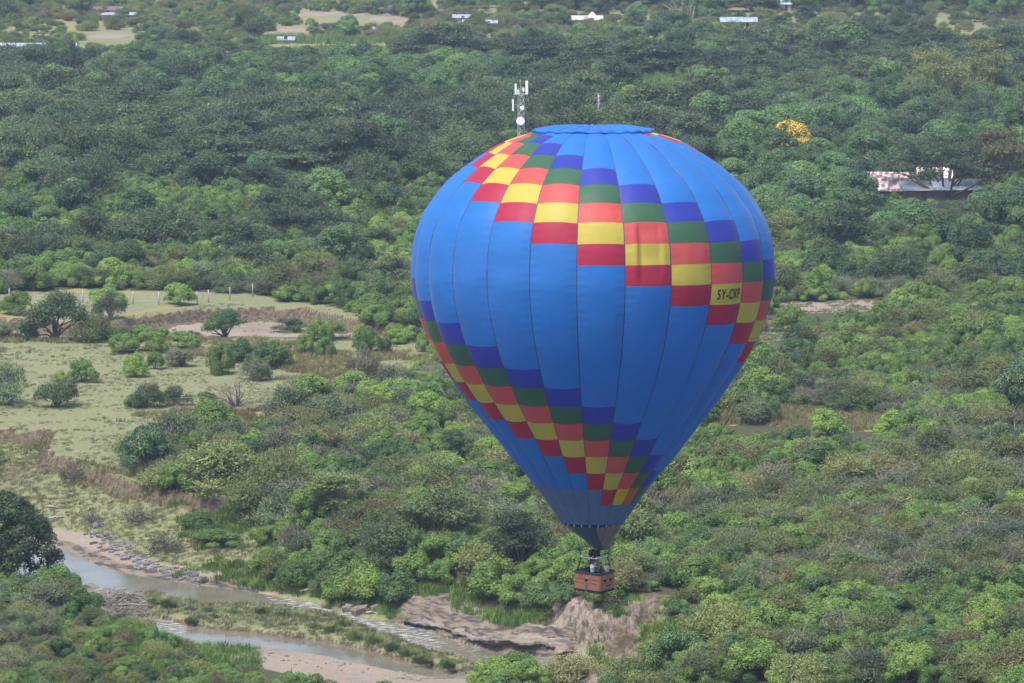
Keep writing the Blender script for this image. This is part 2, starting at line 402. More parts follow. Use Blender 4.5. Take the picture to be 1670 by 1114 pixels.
bp = N('ShaderNodeBump'); bp.inputs['Strength'].default_value = .7; bp.inputs['Distance'].default_value = .4
N.link(N.math('ADD', N.math('ADD', n2, N.math('MULTIPLY', n4, .4)), N.math('MULTIPLY', stk, .6)), bp.inputs['Height']); N.link(bp.outputs[0], p.inputs['Normal'])
N.link(p.outputs[0], N('ShaderNodeOutputMaterial').inputs[0])
me = np_mesh('ground', np.stack([x, y, z], 1), F, [m], smooth=True, vattr=dict(sand=sand, dry=dry, soil=soil, crop=crop, rockm=rockm, mead=mead))
tag(link('ground', me), kind='structure')
# heights on demand
def hz(x, y): return float(height(np.array([x], float), np.array([y], float))[0])

# river water
m, n = mat('river_water'); N = NT(n)
geo = N('ShaderNodeNewGeometry'); pos = geo.outputs['Position']
mp = N('ShaderNodeMapping'); mp.inputs['Rotation'].default_value = (0, 0, R(35)); mp.inputs['Scale'].default_value = (.55, 1.6, 1); N.link(pos, mp.inputs[0])
w1 = N.noise(1.6, 5, .62, mp.outputs[0]); w2 = N.noise(.25, 3, .5, pos)
rap = N('ShaderNodeAttribute', attribute_name='rapid').outputs['Fac']
foam = N.ramp(N.math('ADD', w1, N.math('MULTIPLY', rap, .10)), .54, .80)
foam = N.math('MULTIPLY', foam, N.ramp(rap, .05, .5))
c = N.mix(N.ramp(w2, .4, .65), (.110,.100,.072), (.140,.125,.095))
c = N.mix(foam, c, (.44,.44,.45))
p = N('ShaderNodeBsdfPrincipled'); N.link(c, p.inputs['Base Color'])
N.link(N.math('MULTIPLY_ADD', foam, .5, .06), p.inputs['Roughness']); p.inputs['IOR'].default_value = 1.33
p.inputs['Specular IOR Level'].default_value = .6
bp = N('ShaderNodeBump'); bp.inputs['Distance'].default_value = .10
N.link(N.math('MULTIPLY_ADD', rap, .5, .10), bp.inputs['Strength']); N.link(w1, bp.inputs['Height']); N.link(bp.outputs[0], p.inputs['Normal'])
N.link(p.outputs[0], N('ShaderNodeOutputMaterial').inputs[0])
wx = np.arange(-110, 60, 1.0); wy = np.arange(395, 545, 1.0)
XX, YY = np.meshgrid(wx, wy); px = XX.ravel(); py = YY.ravel()
up = 835+(px/py)*FPX*.985; vp = 557+(np.degrees(np.arctan(98/py))-8.09)*130.9
rp = np.maximum(sm((up-410)/60)*sm((745-up)/50)*sm((1030+(up-560)*.25-vp)/12), 0)
rp = np.maximum(rp, sm((up-225)/20)*sm((320-up)/40)*sm((vp-995)/8)*sm((1040-vp)/8)*.9)
rp = np.maximum(rp, .35*sm((up-700)/50))

I = np.arange(len(px)).reshape(len(wy), len(wx)); Fw = np.stack([I[:-1, :-1], I[:-1, 1:], I[1:, 1:], I[1:, :-1]], -1).reshape(-1, 4)
tag(link('river', np_mesh('river', np.stack([px, py, np.full(len(px), WZ)], 1), Fw, [m], vattr=dict(rapid=rp))), kind='structure')
# ------------------------------------------------------------------ the hot air balloon
def fabric(name, col, transl=.5):
    col = tuple(min(.9, q*.90) for q in col)
    m, n = mat(name); N = NT(n)
    tc = N('ShaderNodeTexCoord'); f = N.noise(1.3, 5, .6, tc.outputs['Object']); f2 = N.noise(.25, 2, .5, tc.outputs['Object'])
    c = N.mix(f, tuple(q*.90 for q in col), tuple(min(1, q*1.10) for q in col))
    c = N.mix(N.math('MULTIPLY', f2, .06), c, (.5,.5,.5))
    rv = N('ShaderNodeAttribute', attribute_name='rowv').outputs['Fac']
    fr = N.math('ABSOLUTE', N.math('SUBTRACT', N.math('FRACT', rv), .5))
    ln = N.ramp(fr, .484, .496)
    c = N.mix(N.math('MULTIPLY', ln, .16), c, tuple(q*.35 for q in col))
    p = N('ShaderNodeBsdfPrincipled'); N.link(c, p.inputs['Base Color']); p.inputs['Roughness'].default_value = .5
    p.inputs['Specular IOR Level'].default_value = .28; p.inputs['Sheen Weight'].default_value = .15; p.inputs['Sheen Roughness'].default_value = .4
    bp = N('ShaderNodeBump'); bp.inputs['Strength'].default_value = .4; bp.inputs['Distance'].default_value = .12
    mpp = N('ShaderNodeMapping'); mpp.inputs['Scale'].default_value = (1.6, 1.6, .5); N.link(tc.outputs['Object'], mpp.inputs[0])
    N.link(N.noise(.9, 3, .5, mpp.outputs[0]), bp.inputs['Height']); N.link(bp.outputs[0], p.inputs['Normal'])
    t = N('ShaderNodeBsdfTranslucent'); N.link(c, t.inputs[0])
    mx = N('ShaderNodeMixShader'); mx.inputs[0].default_value = transl
    N.link(p.outputs[0], mx.inputs[1]); N.link(t.outputs[0], mx.inputs[2])
    N.link(mx.outputs[0], N('ShaderNodeOutputMaterial').inputs[0])
    return m
FB = dict(navy=fabric('navy_fabric', (.035,.055,.46)), green=fabric('green_fabric', (.055,.17,.085)), coral=fabric('coral_fabric', (.80,.115,.10)),
          yellow=fabric('yellow_fabric', (.74,.60,.085)), crimson=fabric('crimson_fabric', (.56,.022,.075)), blue=fabric('blue_fabric', (.026,.235,.70)),
          steel=fabric('steel_blue_fabric', (.13,.215,.40)), bright=fabric('bright_yellow_fabric', (.85,.56,.01)), orange=fabric('orange_fabric', (.75,.14,.035)),
          teal=fabric('pale_green_fabric', (.07,.19,.12)), tape=fabric('seam_tape', (.012,.035,.10), .0))
order = list(FB); fmats = [FB[k] for k in order]; FI = {k: i for i, k in enumerate(order)}
BM = Vector((4.684, 263.0, 45.04))                       # centre of the envelope's mouth
TILT = R(-4.4)
prof = [(0,1.84),(1.98,3.228),(3.39,4.414),(4.63,5.40),(5.48,6.04),(6.43,6.795),(8.09,7.993),(9.15,8.691),(10.25,9.33),(11.38,9.83),(12.61,10.23),(13.85,10.47),
        (14.7,10.51),(15.94,10.41),(16.64,10.28),(17.28,10.08),(17.92,9.80),(18.6,9.35),(19.47,8.72),(20.46,7.62),(21.25,6.52),(22.08,5.1),(22.60,3.5),(22.68,3.1)]
def catmull(P, n=12):
    P = [np.array(p, float) for p in P]; P = [2*P[0]-P[1]]+P+[2*P[-1]-P[-2]]; o = []
    for i in range(1, len(P)-2):
        for t in np.linspace(0, 1, n, endpoint=False):
            a, b, c, d = P[i-1:i+3]
            o.append(.5*((2*b)+(c-a)*t+(2*a-5*b+4*c-d)*t*t+(3*b-a-3*c+d)*t**3))
    return np.array(o+[P[-2]])
PF = catmull(prof); pz, pr = PF[:, 0], PF[:, 1]
for _ in range(6): pr[1:-1] = (pr[:-2]+2*pr[1:-1]+pr[2:])/4; pz[1:-1] = (pz[:-2]+2*pz[1:-1]+pz[2:])/4
psl = np.concatenate([[0], np.cumsum(np.hypot(np.diff(pz), np.diff(pr)))]); SMAX = psl[-1]
def S_of_z(z): return float(np.interp(z, pz, psl))
rowz = [20.71,19.85,18.84,17.78,16.59,15.40,14.23,13.04,11.89,10.66,9.41,8.33,7.25,6.23,5.22,4.21,3.19,2.19,1.20]
rows_s = {i: S_of_z(q) for i, q in enumerate(rowz)}; rows_s[19] = 0.0
i = -1
while rows_s[i+1]+1.285 < SMAX-.3: rows_s[i] = rows_s[i+1]+1.285; i -= 1
rows_s[i] = SMAX; RTOP = i
def surf(g, f, s, off=0.0):
    """point on the envelope: gore g, fraction f across it, arc length s above the mouth"""
    r = np.interp(s, psl, pr); z = np.interp(s, psl, pz)
    e = .05; r1 = np.interp(min(s+e, SMAX), psl, pr); r0 = np.interp(max(s-e, 0), psl, pr); z1 = np.interp(min(s+e, SMAX), psl, pz); z0 = np.interp(max(s-e, 0), psl, pz)
    tr, tz = r1-r0, z1-z0; L = math.hypot(tr, tz); nr_, nz_ = tz/L, -tr/L
    wd = 2*math.pi*r/24; b = .072*wd*(4*f*(1-f)-.8)*(0 if s < .02 else 1)+off
    ph = R(1.5+15*g-7.5+15*f); r += nr_*b; z += nz_*b
    return (r*math.sin(ph), -r*math.cos(ph), z)
FC = [0,.011,.09,.18,.262,.285,.38,.50,.62,.70,.765,.79,.89,.989,1]
V = []; Fq = []; MI = []; RV = []
for g in range(24):
    S = []; RR = []
    for ri in range(18, RTOP-1, -1):
        a, b = rows_s[ri+1], rows_s[ri]
        for q in range(8): S.append(a+(b-a)*q/8); RR.append(ri+1-q/8)
    S.append(rows_s[RTOP]); RR.append(RTOP)
    base = len(V); gg = g if g <= 12 else g-24
    for s_, rv in zip(S, RR):
        for f in FC:
            off = 0
            if gg == 1 and 3 <= rv <= 6:
                pq = rv % 1
                pinch = .35+.65*(4*pq*(1-pq))
                env_ = min(1, (rv-3)/.35)*min(1, (6-rv)/.9)
                if .27 < f < .78: off = -.09*env_*pinch if 4 <= rv <= 5 else -.05*env_*pinch
                if abs(f-.285) < .01: off -= .05*env_
                elif abs(f-.262) < .01: off += .05*env_
            off += .020*math.sin(s_*13+g*2.1+f*3)*math.exp(-((min(f, 1-f)-.10)/.07)**2)
            off += .045*(vnoise(np.array([g*3.1+f*2]), np.array([s_*.9]), 5)[0]-.5)
            V.append(surf(g, f, s_, off)); RV.append(rv)
    nf = len(FC)
    for j in range(len(S)-1):
        row = 18-j//8
        d = (row-gg) % 12
        if row >= 18: col = 'steel'
        elif row == 17: col = {4: 'crimson', 3: 'bright', 2: 'orange', 1: 'teal'}.get(d, 'steel') if -2 <= gg <= 6 else 'steel'
        else: col = {0: 'navy', 1: 'green', 2: 'coral', 3: 'yellow', 4: 'crimson'}.get(d, 'blue')
        for k in range(nf-1):
            Fq.append((base+j*nf+k, base+j*nf+k+1, base+(j+1)*nf+k+1, base+(j+1)*nf+k))
            MI.append(FI['tape'] if k in (0, nf-2) else FI[col])
root = empty('hot_air_balloon', (BM.x+.1, BM.y, 39.9))
tag(root, 'blue hot air balloon with checkered rainbow bands and a wicker basket', 'hot air balloon')
RL = Vector(root.location)
me = np_mesh('envelope', V, np.array(Fq), fmats, MI, True, vattr=dict(rowv=RV))
env = link('envelope', me, root, BM-RL); env.rotation_euler = (TILT, 0, 0)
# tabs under the seams
tabm = plain('pale_webbing', (.22,.25,.32), .7)
for g in range(24):
    mb = MB(); a = Vector(surf(g, 0, .03, .02)); b = Vector(surf(g, 0, .0, .02)); d = Vector((0, 0, -.13))
    t = Vector((math.cos(R(1.5+15*g-7.5)), math.sin(R(1.5+15*g-7.5)), 0))*.028
    nrm = Vector((math.sin(R(1.5+15*g-7.5)), -math.cos(R(1.5+15*g-7.5)), 0))*.02
    mb.add([b-t, b+t, b+t+d, b-t+d, b-t+nrm, b+t+nrm, b+t+d+nrm, b-t+d+nrm], [(0,3,2,1),(4,5,6,7),(0,1,5,4),(1,2,6,5),(2,3,7,6),(3,0,4,7)])
    mb.build('mouth_tab', tabm, env)
# parachute valve on the crown
V = []; RV = []; R0 = 3.50; zc = float(np.interp(SMAX, psl, pz))
nth = 24*10; rs_ = list(np.linspace(.0, 1, 22)**.8)
prof2 = [(q*R0, (.30*(1-q**2))) for q in rs_]+[(R0+.03, -.04), (R0+.02, -.09), (R0-.10, -.13), (R0-.5, -.08)]
for j, (rr, zz) in enumerate(prof2):
    for k in range(nth):
        th = 2*math.pi*k/nth+R(1.5-7.5)
        pu = abs(math.sin(12*(th-R(1.5-7.5))))**.6
        q = min(rr/R0, 1)
        wr = (vnoise(np.array([th*7.0]), np.array([q*6.0]), 8)[0]-.5)
        am = .36*(q**1.2)*(1-.75*max(0, q-.65)/.35) if j < 22 else .10
        z_ = zz+am*(pu-.55)*(1 if j < 22 else .3)+.10*wr*q
        # the diamond of folds
        z_ += .11*(1-.6*q)*abs(math.sin(12*(th-R(1.5-7.5))+q*7))*q*(j < 22)
        r_ = rr+(.05*(pu-.5) if j > 17 else 0)
        V.append((r_*math.sin(th), -r_*math.cos(th), zc+.02+z_)); RV.append(.5)
nj = len(prof2)
Fq = [(j*nth+k, (j+1)*nth+k, (j+1)*nth+(k+1) % nth, j*nth+(k+1) % nth) for j in range(nj-1) for k in range(nth)]
link('parachute_valve', np_mesh('parachute_valve', V, np.array(Fq), [FB['blue']], smooth=True, vattr=dict(rowv=RV)), env)
# registration letters
fc = bpy.data.curves.new('registration', 'FONT'); fc.body = '5Y-CKP'; fc.size = 1; fc.offset = .02; fc.resolution_u = 3; fc.space_character = 1.16
fo = bpy.data.objects.new('registration', fc); COL.objects.link(fo)
dg = bpy.context.evaluated_depsgraph_get(); tm = bpy.data.meshes.new_from_object(fo.evaluated_get(dg))
bpy.data.objects.remove(fo)
bmm = bmesh.new(); bmm.from_mesh(tm); bmesh.ops.triangulate(bmm, faces=bmm.faces[:]); bmesh.ops.subdivide_edges(bmm, edges=[e for e in bmm.edges if e.calc_length() > .25], cuts=2)
bmm.to_mesh(tm); bmm.free()
xs_ = [v.co.x for v in tm.vertices]; ys_ = [v.co.y for v in tm.vertices]; x0, x1, y0, y1 = min(xs_), max(xs_), min(ys_), max(ys_)
s1, s0 = rows_s[6], rows_s[7]
for v in tm.vertices:
    fx = .15+.70*(v.co.x-x0)/(x1-x0); fy = (v.co.y-y0)/(y1-y0)
    v.co = surf(3, fx, s0+(s1-s0)*(.24+.50*fy+.04*fx), .035)
tm.materials.clear(); tm.materials.append(plain('black_lettering', (.012,.012,.014), .6))
link('registration', tm, env)
# scoop
V = []; Fq = []; MI = []
n_ = 48; lv = 9
for j in range(lv+1):
    t = j/lv
    for k in range(n_):
        ph = 2*math.pi*k/n_+R(6)
        r_ = 1.80+(.41-1.80)*(t**.92)
        cx = .60*t**1.3; r_ *= 1+.03*math.sin(ph*6)*math.sin(math.pi*t)
        V.append((cx+r_*math.sin(ph), -r_*math.cos(ph), -.02-1.58*t))
for j in range(lv):
    for k in range(n_):
        Fq.append((j*n_+k, (j+1)*n_+k, (j+1)*n_+(k+1) % n_, j*n_+(k+1) % n_))
        a = (k*360/n_)
        MI.append(1 if a < 62 else (2 if a < 140 else 0))  # panel colours imitate shade on the left and light shining through on the right
link('scoop', np_mesh('scoop', V, np.array(Fq), [fabric('scoop_shaded_blue', (.035,.07,.14), .2), fabric('scoop_lit_through_brown', (.20,.17,.165), .2), fabric('scoop_lit_through_blue', (.15,.20,.25), .3)], MI, True, vattr=dict(rowv=[.5]*len(V))), root, BM-RL)
# basket geometry
ZR = AtY(969, 932, 263).z; ZB = ZR-1.07; ZF = AtY(969, 908, 263).z
bc = AtY(969.3, 932, 263); psi = R(37)
E1 = Vector((math.cos(psi), -math.sin(psi), 0)); E2 = Vector((math.sin(psi), math.cos(psi), 0))
bx, by = 1.86, 1.49
def bpt(u, v, z): return Vector((bc.x, bc.y, z))+E1*u+E2*v-RL          # in the balloon's own frame
def outline(hx, hy, rad, n=5):
    o = []
    for cx, cy, a0 in ((hx-rad, -hy+rad, -90), (hx-rad, hy-rad, 0), (-hx+rad, hy-rad, 90), (-hx+rad, -hy+rad, 180)):
        for k in range(n+1):
            a = R(a0+90*k/n); o.append((cx+rad*math.cos(a), cy+rad*math.sin(a)))
    return o
m, n = mat('wicker'); N = NT(n); tc = N('ShaderNodeTexCoord')
br = N('ShaderNodeTexBrick'); sp = N('ShaderNodeSeparateXYZ'); N.link(tc.outputs['Object'], sp.inputs[0])
cb = N('ShaderNodeCombineXYZ'); N.link(N.math('ADD', sp.outputs[0], sp.outputs[1]), cb.inputs[0]); N.link(sp.outputs[2], cb.inputs[1]); N.link(cb.outputs[0], br.inputs[0])
br.inputs['Scale'].default_value = 9; br.inputs['Color1'].default_value = (.47,.20,.125,1); br.inputs['Color2'].default_value = (.36,.14,.085,1); br.inputs['Mortar'].default_value = (.16,.06,.04,1)
br.inputs['Mortar Size'].default_value = .03; br.inputs['Brick Width'].default_value = .6; br.inputs['Row Height'].default_value = .35
p = N('ShaderNodeBsdfPrincipled'); N.link(N.mix(N.noise(4, 3, .5, tc.outputs['Object']), br.outputs[0], N.mix(.5, br.outputs[0], (.30,.11,.07))), p.inputs['Base Color']); p.inputs['Roughness'].default_value = .7
bp = N('ShaderNodeBump'); bp.inputs['Strength'].default_value = .6; bp.inputs['Distance'].default_value = .02; N.link(br.outputs['Fac'], bp.inputs['Height']); bp.invert = True; N.link(bp.outputs[0], p.inputs['Normal'])
N.link(p.outputs[0], N('ShaderNodeOutputMaterial').inputs[0]); wick = m
navy = plain('dark_padding', (.030,.040,.060), .6); dark = plain('black_leather', (.018,.017,.02), .7); steel = plain('brushed_steel', (.62,.62,.64), .35, .6)
bk = empty('basket', (0, 0, 0)); bk.parent = root
mb = MB(); hx, hy = bx/2, by/2
lev = [(ZB+.02, .0), (ZB+.25, .012), (ZB+.55, .02), (ZB+.85, .012), (ZR, .0)]
for inner in (0, 1):
    V = []; 
    for z_, bul in lev:
        for a, b in outline(hx-inner*.05+bul, hy-inner*.05+bul, .13-inner*.03): V.append(bpt(a, b, z_))
    no = len(outline(1, 1, .1)); F_ = []
    for j in range(len(lev)-1):
        for k in range(no):
            q = (j*no+k, j*no+(k+1) % no, (j+1)*no+(k+1) % no, (j+1)*no+k); F_.append(q if not inner else q[::-1])
    mb.add(V, F_)
mb.build('wicker_wall', wick, bk)
mb = MB(); V = [bpt(a, b, z_) for z_ in (ZB, ZB+.06) for a, b in outline(hx-.02, hy-.02, .12)]
mb.add(V, [tuple(range(no-1, -1, -1)), tuple(range(no, 2*no))]+[(k, (k+1) % no, no+(k+1) % no, no+k) for k in range(no)])
mb.build('floor', dark, bk)
mb = MB(); o_ = outline(hx+.02, hy+.02, .15); V = []
for z_, e in ((ZB-.03, .01), (ZB+.11, .015), (ZB+.11, -.005)):
    for a, b in outline(hx+.02+e, hy+.02+e, .15): V.append(bpt(a, b, z_))
mb.add(V, [(j*no+k, j*no+(k+1) % no, (j+1)*no+(k+1) % no, (j+1)*no+k) for j in range(2) for k in range(no)]); mb.build('leather_skirt', dark, bk)
mb = MB(); o_ = outline(hx+.005, hy+.005, .13); P_ = [bpt(a, b, ZR+.02) for a, b in o_]+[bpt(*o_[0], ZR+.02)]; mb.tube(P_, .065, 8, cap=False); mb.build('padded_rim', navy, bk, True)
mb = MB(); mb.add([bpt(-.02, -hy+.06, ZB+.06), bpt(.02, -hy+.06, ZB+.06), bpt(.02, hy-.06, ZB+.06), bpt(-.02, hy-.06, ZB+.06), bpt(-.02, -hy+.06, ZR-.05), bpt(.02, -hy+.06, ZR-.05), bpt(.02, hy-.06, ZR-.05), bpt(-.02, hy-.06, ZR-.05)],
       [(0,3,2,1),(4,5,6,7),(0,1,5,4),(1,2,6,5),(2,3,7,6),(3,0,4,7)]); mb.build('partition', navy, bk)
def face_box(face, u, z, w_, h_, d=.03):
    mb = MB()
    for q in (0,):
        if face == 'left': c = [bpt(u+sx*w_/2, -hy-.022-sy*d, z+sz*h_/2) for sx, sy, sz in ((-1,-1,-1),(1,-1,-1),(1,1,-1),(-1,1,-1),(-1,-1,1),(1,-1,1),(1,1,1),(-1,1,1))]
        else: c = [bpt(hx+.022+sy*d, u+sx*w_/2, z+sz*h_/2) for sx, sy, sz in ((-1,-1,-1),(1,-1,-1),(1,1,-1),(-1,1,-1),(-1,-1,1),(1,-1,1),(1,1,1),(-1,1,1))]
        mb.add(c, [(0,3,2,1),(4,5,6,7),(0,1,5,4),(1,2,6,5),(2,3,7,6),(3,0,4,7)])
    return mb
black = plain('painted_hole_shadow', (.01,.01,.012), .9)  # black boxes paint the shade inside the foothold openings
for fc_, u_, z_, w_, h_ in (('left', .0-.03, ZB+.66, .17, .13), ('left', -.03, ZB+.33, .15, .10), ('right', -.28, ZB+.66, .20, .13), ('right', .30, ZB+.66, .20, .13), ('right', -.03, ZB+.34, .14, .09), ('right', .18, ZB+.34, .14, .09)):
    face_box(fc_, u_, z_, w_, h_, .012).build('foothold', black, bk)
face_box('left', -.03, ZB+.28, .085, .62, .018).build('strap', plain('slate_strap', (.10,.13,.19), .7), bk)
face_box('left', .28, ZR-.10, .085, .26, .018).build('strap', plain('grey_strap', (.20,.22,.26), .7), bk)
for z_ in (ZB+.72, ZB+.50):
    face_box('left', 0, z_, bx-.28, .018, .010).build('rope_band', plain('dark_rope', (.10,.05,.04), .8), bk); face_box('right', 0, z_, by-.28, .018, .010).build('rope_band', bpy.data.materials['dark_rope'], bk)
red = plain('red_tape', (.55,.05,.05), .6)
mb = MB()
for du, dz, w_, h_ in ((-.14, 0, .02, .16), (.0, .07, .28, .02), (.0, -.07, .28, .02)):
    q = face_box('left', -.38+du, ZR-.19+dz, w_, h_, .013); mb.add(q.V, q.F)
mb.build('red_marking', red, bk)
# burner frame, uprights, burners
fh = .53
fr = empty('burner_frame'); fr.parent = root
FCn = [(-fh, -fh), (fh, -fh), (fh, fh), (-fh, fh)]
mb = MB(); P_ = [bpt(a, b, ZF) for a, b in FCn]
for i in range(4): mb.tube([P_[i], P_[(i+1) % 4]], .032, 8)
mb.tube([(P_[0]+P_[3])/2, (P_[1]+P_[2])/2], .025, 8); mb.tube([(P_[0]+P_[1])/2, (P_[3]+P_[2])/2], .025, 8)
for q in P_: mb.tube([q-Vector((0, 0, .06)), q+Vector((0, 0, .10))], .045, 8)
mb.build('frame_bar', steel, fr, True)
for i, (a, b) in enumerate(((-hx+.10, -hy+.12), (hx-.14, -hy+.10), (hx-.14, hy-.14), (-hx+.12, hy-.12))):
    mb = MB(); mb.tube([bpt(a, b, ZR-.5), bpt(a, b, ZR+.02), P_[i]], .045, 8); mb.build('upright', navy, root, True)
brn = plain('blackened_burner', (.035,.033,.032), .45, .5, scale=20)
for a, b in ((-.16, -.14), (.16, -.14), (-.16, .16), (.16, .16)):
    be = empty('burner'); be.parent = fr
    mb = MB(); c = bpt(a, b, ZF+.04)
    mb.lathe([(.05, -.16), (.06, 0), (.115, .03), (.13, .06), (.13, .34), (.12, .345), (.12, .10)], c, 14); mb.build('can', brn, be, True)
    mb = MB()
    for k in range(4): mb.tube([c+Vector((.085*math.cos(t), .085*math.sin(t), .08+.055*k)) for t in [2*math.pi*q/12 for q in range(13)]], .014, 5)
    mb.build('vapour_coil', steel, be, True)
    mb = MB(); mb.box(c+Vector((0, 0, -.2)), (.10, .09, .12)); mb.tube([c+Vector((0, 0, -.2)), c+Vector((.12, 0, -.28)), c+Vector((.2, .05, -.5))], .012, 5); mb.build('valve_block', dark, be)
for k in range(12):
    th = R(1.5+30*k-7.5); a = Vector((1.82*math.sin(th), -1.82*math.cos(th), -.05))+BM-RL
    cnr = min(P_, key=lambda q: (q-a).length)
    mb = MB(); mb.tube([a, cnr+Vector((0, 0, .08))], .009, 5); mb.build('flying_wire', dark, root)
def ropeline(px, yo):
    pts = [AtY(u, v, 263-yo)-RL for u, v in px]; mb = MB(); P_ = []
    for i in range(len(pts)-1):
        for q in range(4): P_.append(pts[i].lerp(pts[i+1], q/4))
    mb.tube(P_+[pts[-1]], .017, 5); mb.build('rope', plain('dark_rope_line', (.07,.075,.06), .8), root)
ropeline([(1246,560),(1222,620),(1190,680),(1160,728),(1110,796),(1060,849),(1038,872),(1012,893),(990,905)], 1.2)
ropeline([(1225,600),(1180,668),(1140,722),(1100,776),(1060,825),(1027,858)], .8)

# ------------------------------------------------------------------ people in the basket
def skin(name, pts, edges, rad, mats, parent, sub=2):
    me = bpy.data.meshes.new(name); me.from_pydata([tuple(p) for p in pts], edges, [])
    o = bpy.data.objects.new(name, me); COL.objects.link(o)
    md = o.modifiers.new('s', 'SKIN'); md.use_smooth_shade = True
    for i, r in enumerate(rad):
        q = me.skin_vertices[0].data[i]; q.radius = (r, r) if not isinstance(r, tuple) else r; q.use_root = (i == 0)
    ss = o.modifiers.new('d', 'SUBSURF'); ss.levels = sub; ss.render_levels = sub
    dg = bpy.context.evaluated_depsgraph_get(); nm = bpy.data.meshes.new_from_object(o.evaluated_get(dg))
    bpy.data.objects.remove(o); nm.materials.clear(); nm.materials.append(mats)
    for p_ in nm.polygons: p_.material_index = 0
    return link(name, nm, parent)
def person(loc, rz, h, label, skinc, shirtc, trouc, arms, hat=None, hair=(.02,.015,.012), lean=0.0):
    k = h/1.75; t = empty('person', loc, rz); tag(t, label, 'person', None)
    S = lambda x, y, z: Vector((x*k, (y-lean*max(0, z-.95))*k, z*k))
    P = [S(0,0,.95), S(0,-.01,1.10), S(0,0,1.28), S(0,.01,1.42), S(0,-.005,1.50), S(0,-.02,1.57), S(0,-.03,1.66), S(0,-.01,1.73)]
    Rd = [(.15*k,.11*k), (.135*k,.10*k), (.155*k,.11*k), (.12*k,.08*k), .052*k, .066*k, .085*k, .060*k]
    Ed = [(0,1),(1,2),(2,3),(3,4),(4,5),(5,6),(6,7)]
    P.append(S(0,-.125,1.625)); Rd.append(.014*k); Ed.append((5, 8))                   # nose
    for s in (-1, 1):
        P.append(S(s*.088,-.015,1.635)); Rd.append(.014*k); Ed.append((6, len(P)-1))     # ears
        b = len(P)
        P += [S(s*.10,0,.88), S(s*.11,-.02,.50), S(s*.11,.01,.09), S(s*.12,-.07,.035), S(s*.125,-.16,.03)]; Rd += [.095*k, .060*k, .042*k, .042*k, .032*k]
        Ed += [(0, b), (b, b+1), (b+1, b+2), (b+2, b+3), (b+3, b+4)]
        el, wr, hd = [S(*q) for q in arms[0 if s < 0 else 1]]
        b = len(P); P += [S(s*.185,0,1.40), el, wr, hd]; Rd += [.060*k, .042*k, .028*k, (.038*k,.018*k)]
        Ed += [(3, b), (b, b+1), (b+1, b+2), (b+2, b+3)]
        d = (hd-wr).normalized(); sx = d.cross(Vector((0, .3, 1))).normalized(); nn = sx.cross(d)
        for q, (o_, ln) in enumerate(((-.030,.060), (-.011,.075), (.010,.078), (.030,.070))):
            r0 = hd+d*.02+sx*o_*k; c = len(P)
            P += [r0+d*.015*k, r0+d*ln*.55*k-nn*.012*k, r0+d*ln*.85*k-nn*.035*k]; Rd += [.0095*k, .0085*k, .0075*k]
            Ed += [(b+3, c), (c, c+1), (c+1, c+2)]
        c = len(P); P += [wr.lerp(hd, .6)-sx*.045*k*s, hd-sx*.06*k*s+d*.015]; Rd += [.011*k, .009*k]; Ed += [(b+2, c), (c, c+1)]
    body = skin('body', P, Ed, Rd, skinc, t)
    # shirt: torso and sleeves ; trousers : hips and legs
    Q = [S(0,0,.90), S(0,-.01,1.10), S(0,0,1.28), S(0,.01,1.425), S(0,.0,1.47)]; Rq = [(.168*k,.128*k), (.152*k,.118*k), (.172*k,.128*k), (.125*k,.09*k), .064*k]; Eq = [(0,1),(1,2),(2,3),(3,4)]
    for s in (-1, 1):
        el, wr, hd = [S(*q) for q in arms[0 if s < 0 else 1]]; b = len(Q)
        Q += [S(s*.188,0,1.395), el, wr.lerp(el, .12)]; Rq += [.074*k, .058*k, .042*k]; Eq += [(3, b), (b, b+1), (b+1, b+2)]
    skin('shirt', Q, Eq, Rq, shirtc, t)
    Q = [S(0,0,.96), S(0,0,.90)]; Rq = [(.160*k,.122*k), (.165*k,.125*k)]; Eq = [(0, 1)]
    for s in (-1, 1):
        b = len(Q); Q += [S(s*.10,0,.84), S(s*.11,-.02,.50), S(s*.11,.01,.12)]; Rq += [.108*k, .078*k, .062*k]; Eq += [(1, b), (b, b+1), (b+1, b+2)]
    skin('trousers', Q, Eq, Rq, trouc, t)
    hm = plain('hair_colour', hair, .6)
    mb = MB(); hc = S(0, .0, 1.675)
    mb.lathe([(.0001, .112*k), (.05*k, .100*k), (.082*k, .070*k), (.098*k, .020*k), (.096*k, -.03*k), (.088*k, -.06*k)], hc+Vector((0, .018*k, 0)), 14); mb.build('hair', hm, t, True)
    mb = MB()
    for s in (-1, 1): mb.lathe([(.0001, .012*k), (.009*k, .006*k), (.011*k, 0), (.009*k, -.006*k), (.0001, -.012*k)], S(s*.033, -.112, 1.655), 8)
    mb.build('eyes', plain('eye_dark', (.02,.02,.02), .2), t, True)
    mb = MB(); mb.tube([S(-.025, -.108, 1.585), S(0, -.114, 1.582), S(.025, -.108, 1.585)], .006*k, 5); mb.build('mouth', plain('lips', (.30,.11,.09), .5), t)
    if hat:
        mb = MB(); mb.lathe([(.165*k, -.012*k), (.17*k, .0), (.105*k, .018*k), (.10*k, .09*k), (.075*k, .115*k), (.0001, .118*k)], S(0, -.01, 1.70), 18); mb.build('hat', hat, t, True)
    return t
sk1 = plain('brown_skin', (.16,.085,.055), .5); sk2 = plain('fair_skin', (.50,.29,.21), .5)
whites = plain('white_cotton', (.72,.72,.76), .8); darkj = plain('dark_jacket', (.035,.045,.06), .8); bluej = plain('dark_trousers', (.04,.045,.07), .8); cream = plain('cream_cotton', (.70,.66,.66), .8)
def inb(u, v, yo): q = AtY(u, 932, 263); return Vector((q.x, 263+yo, ZB+.06))
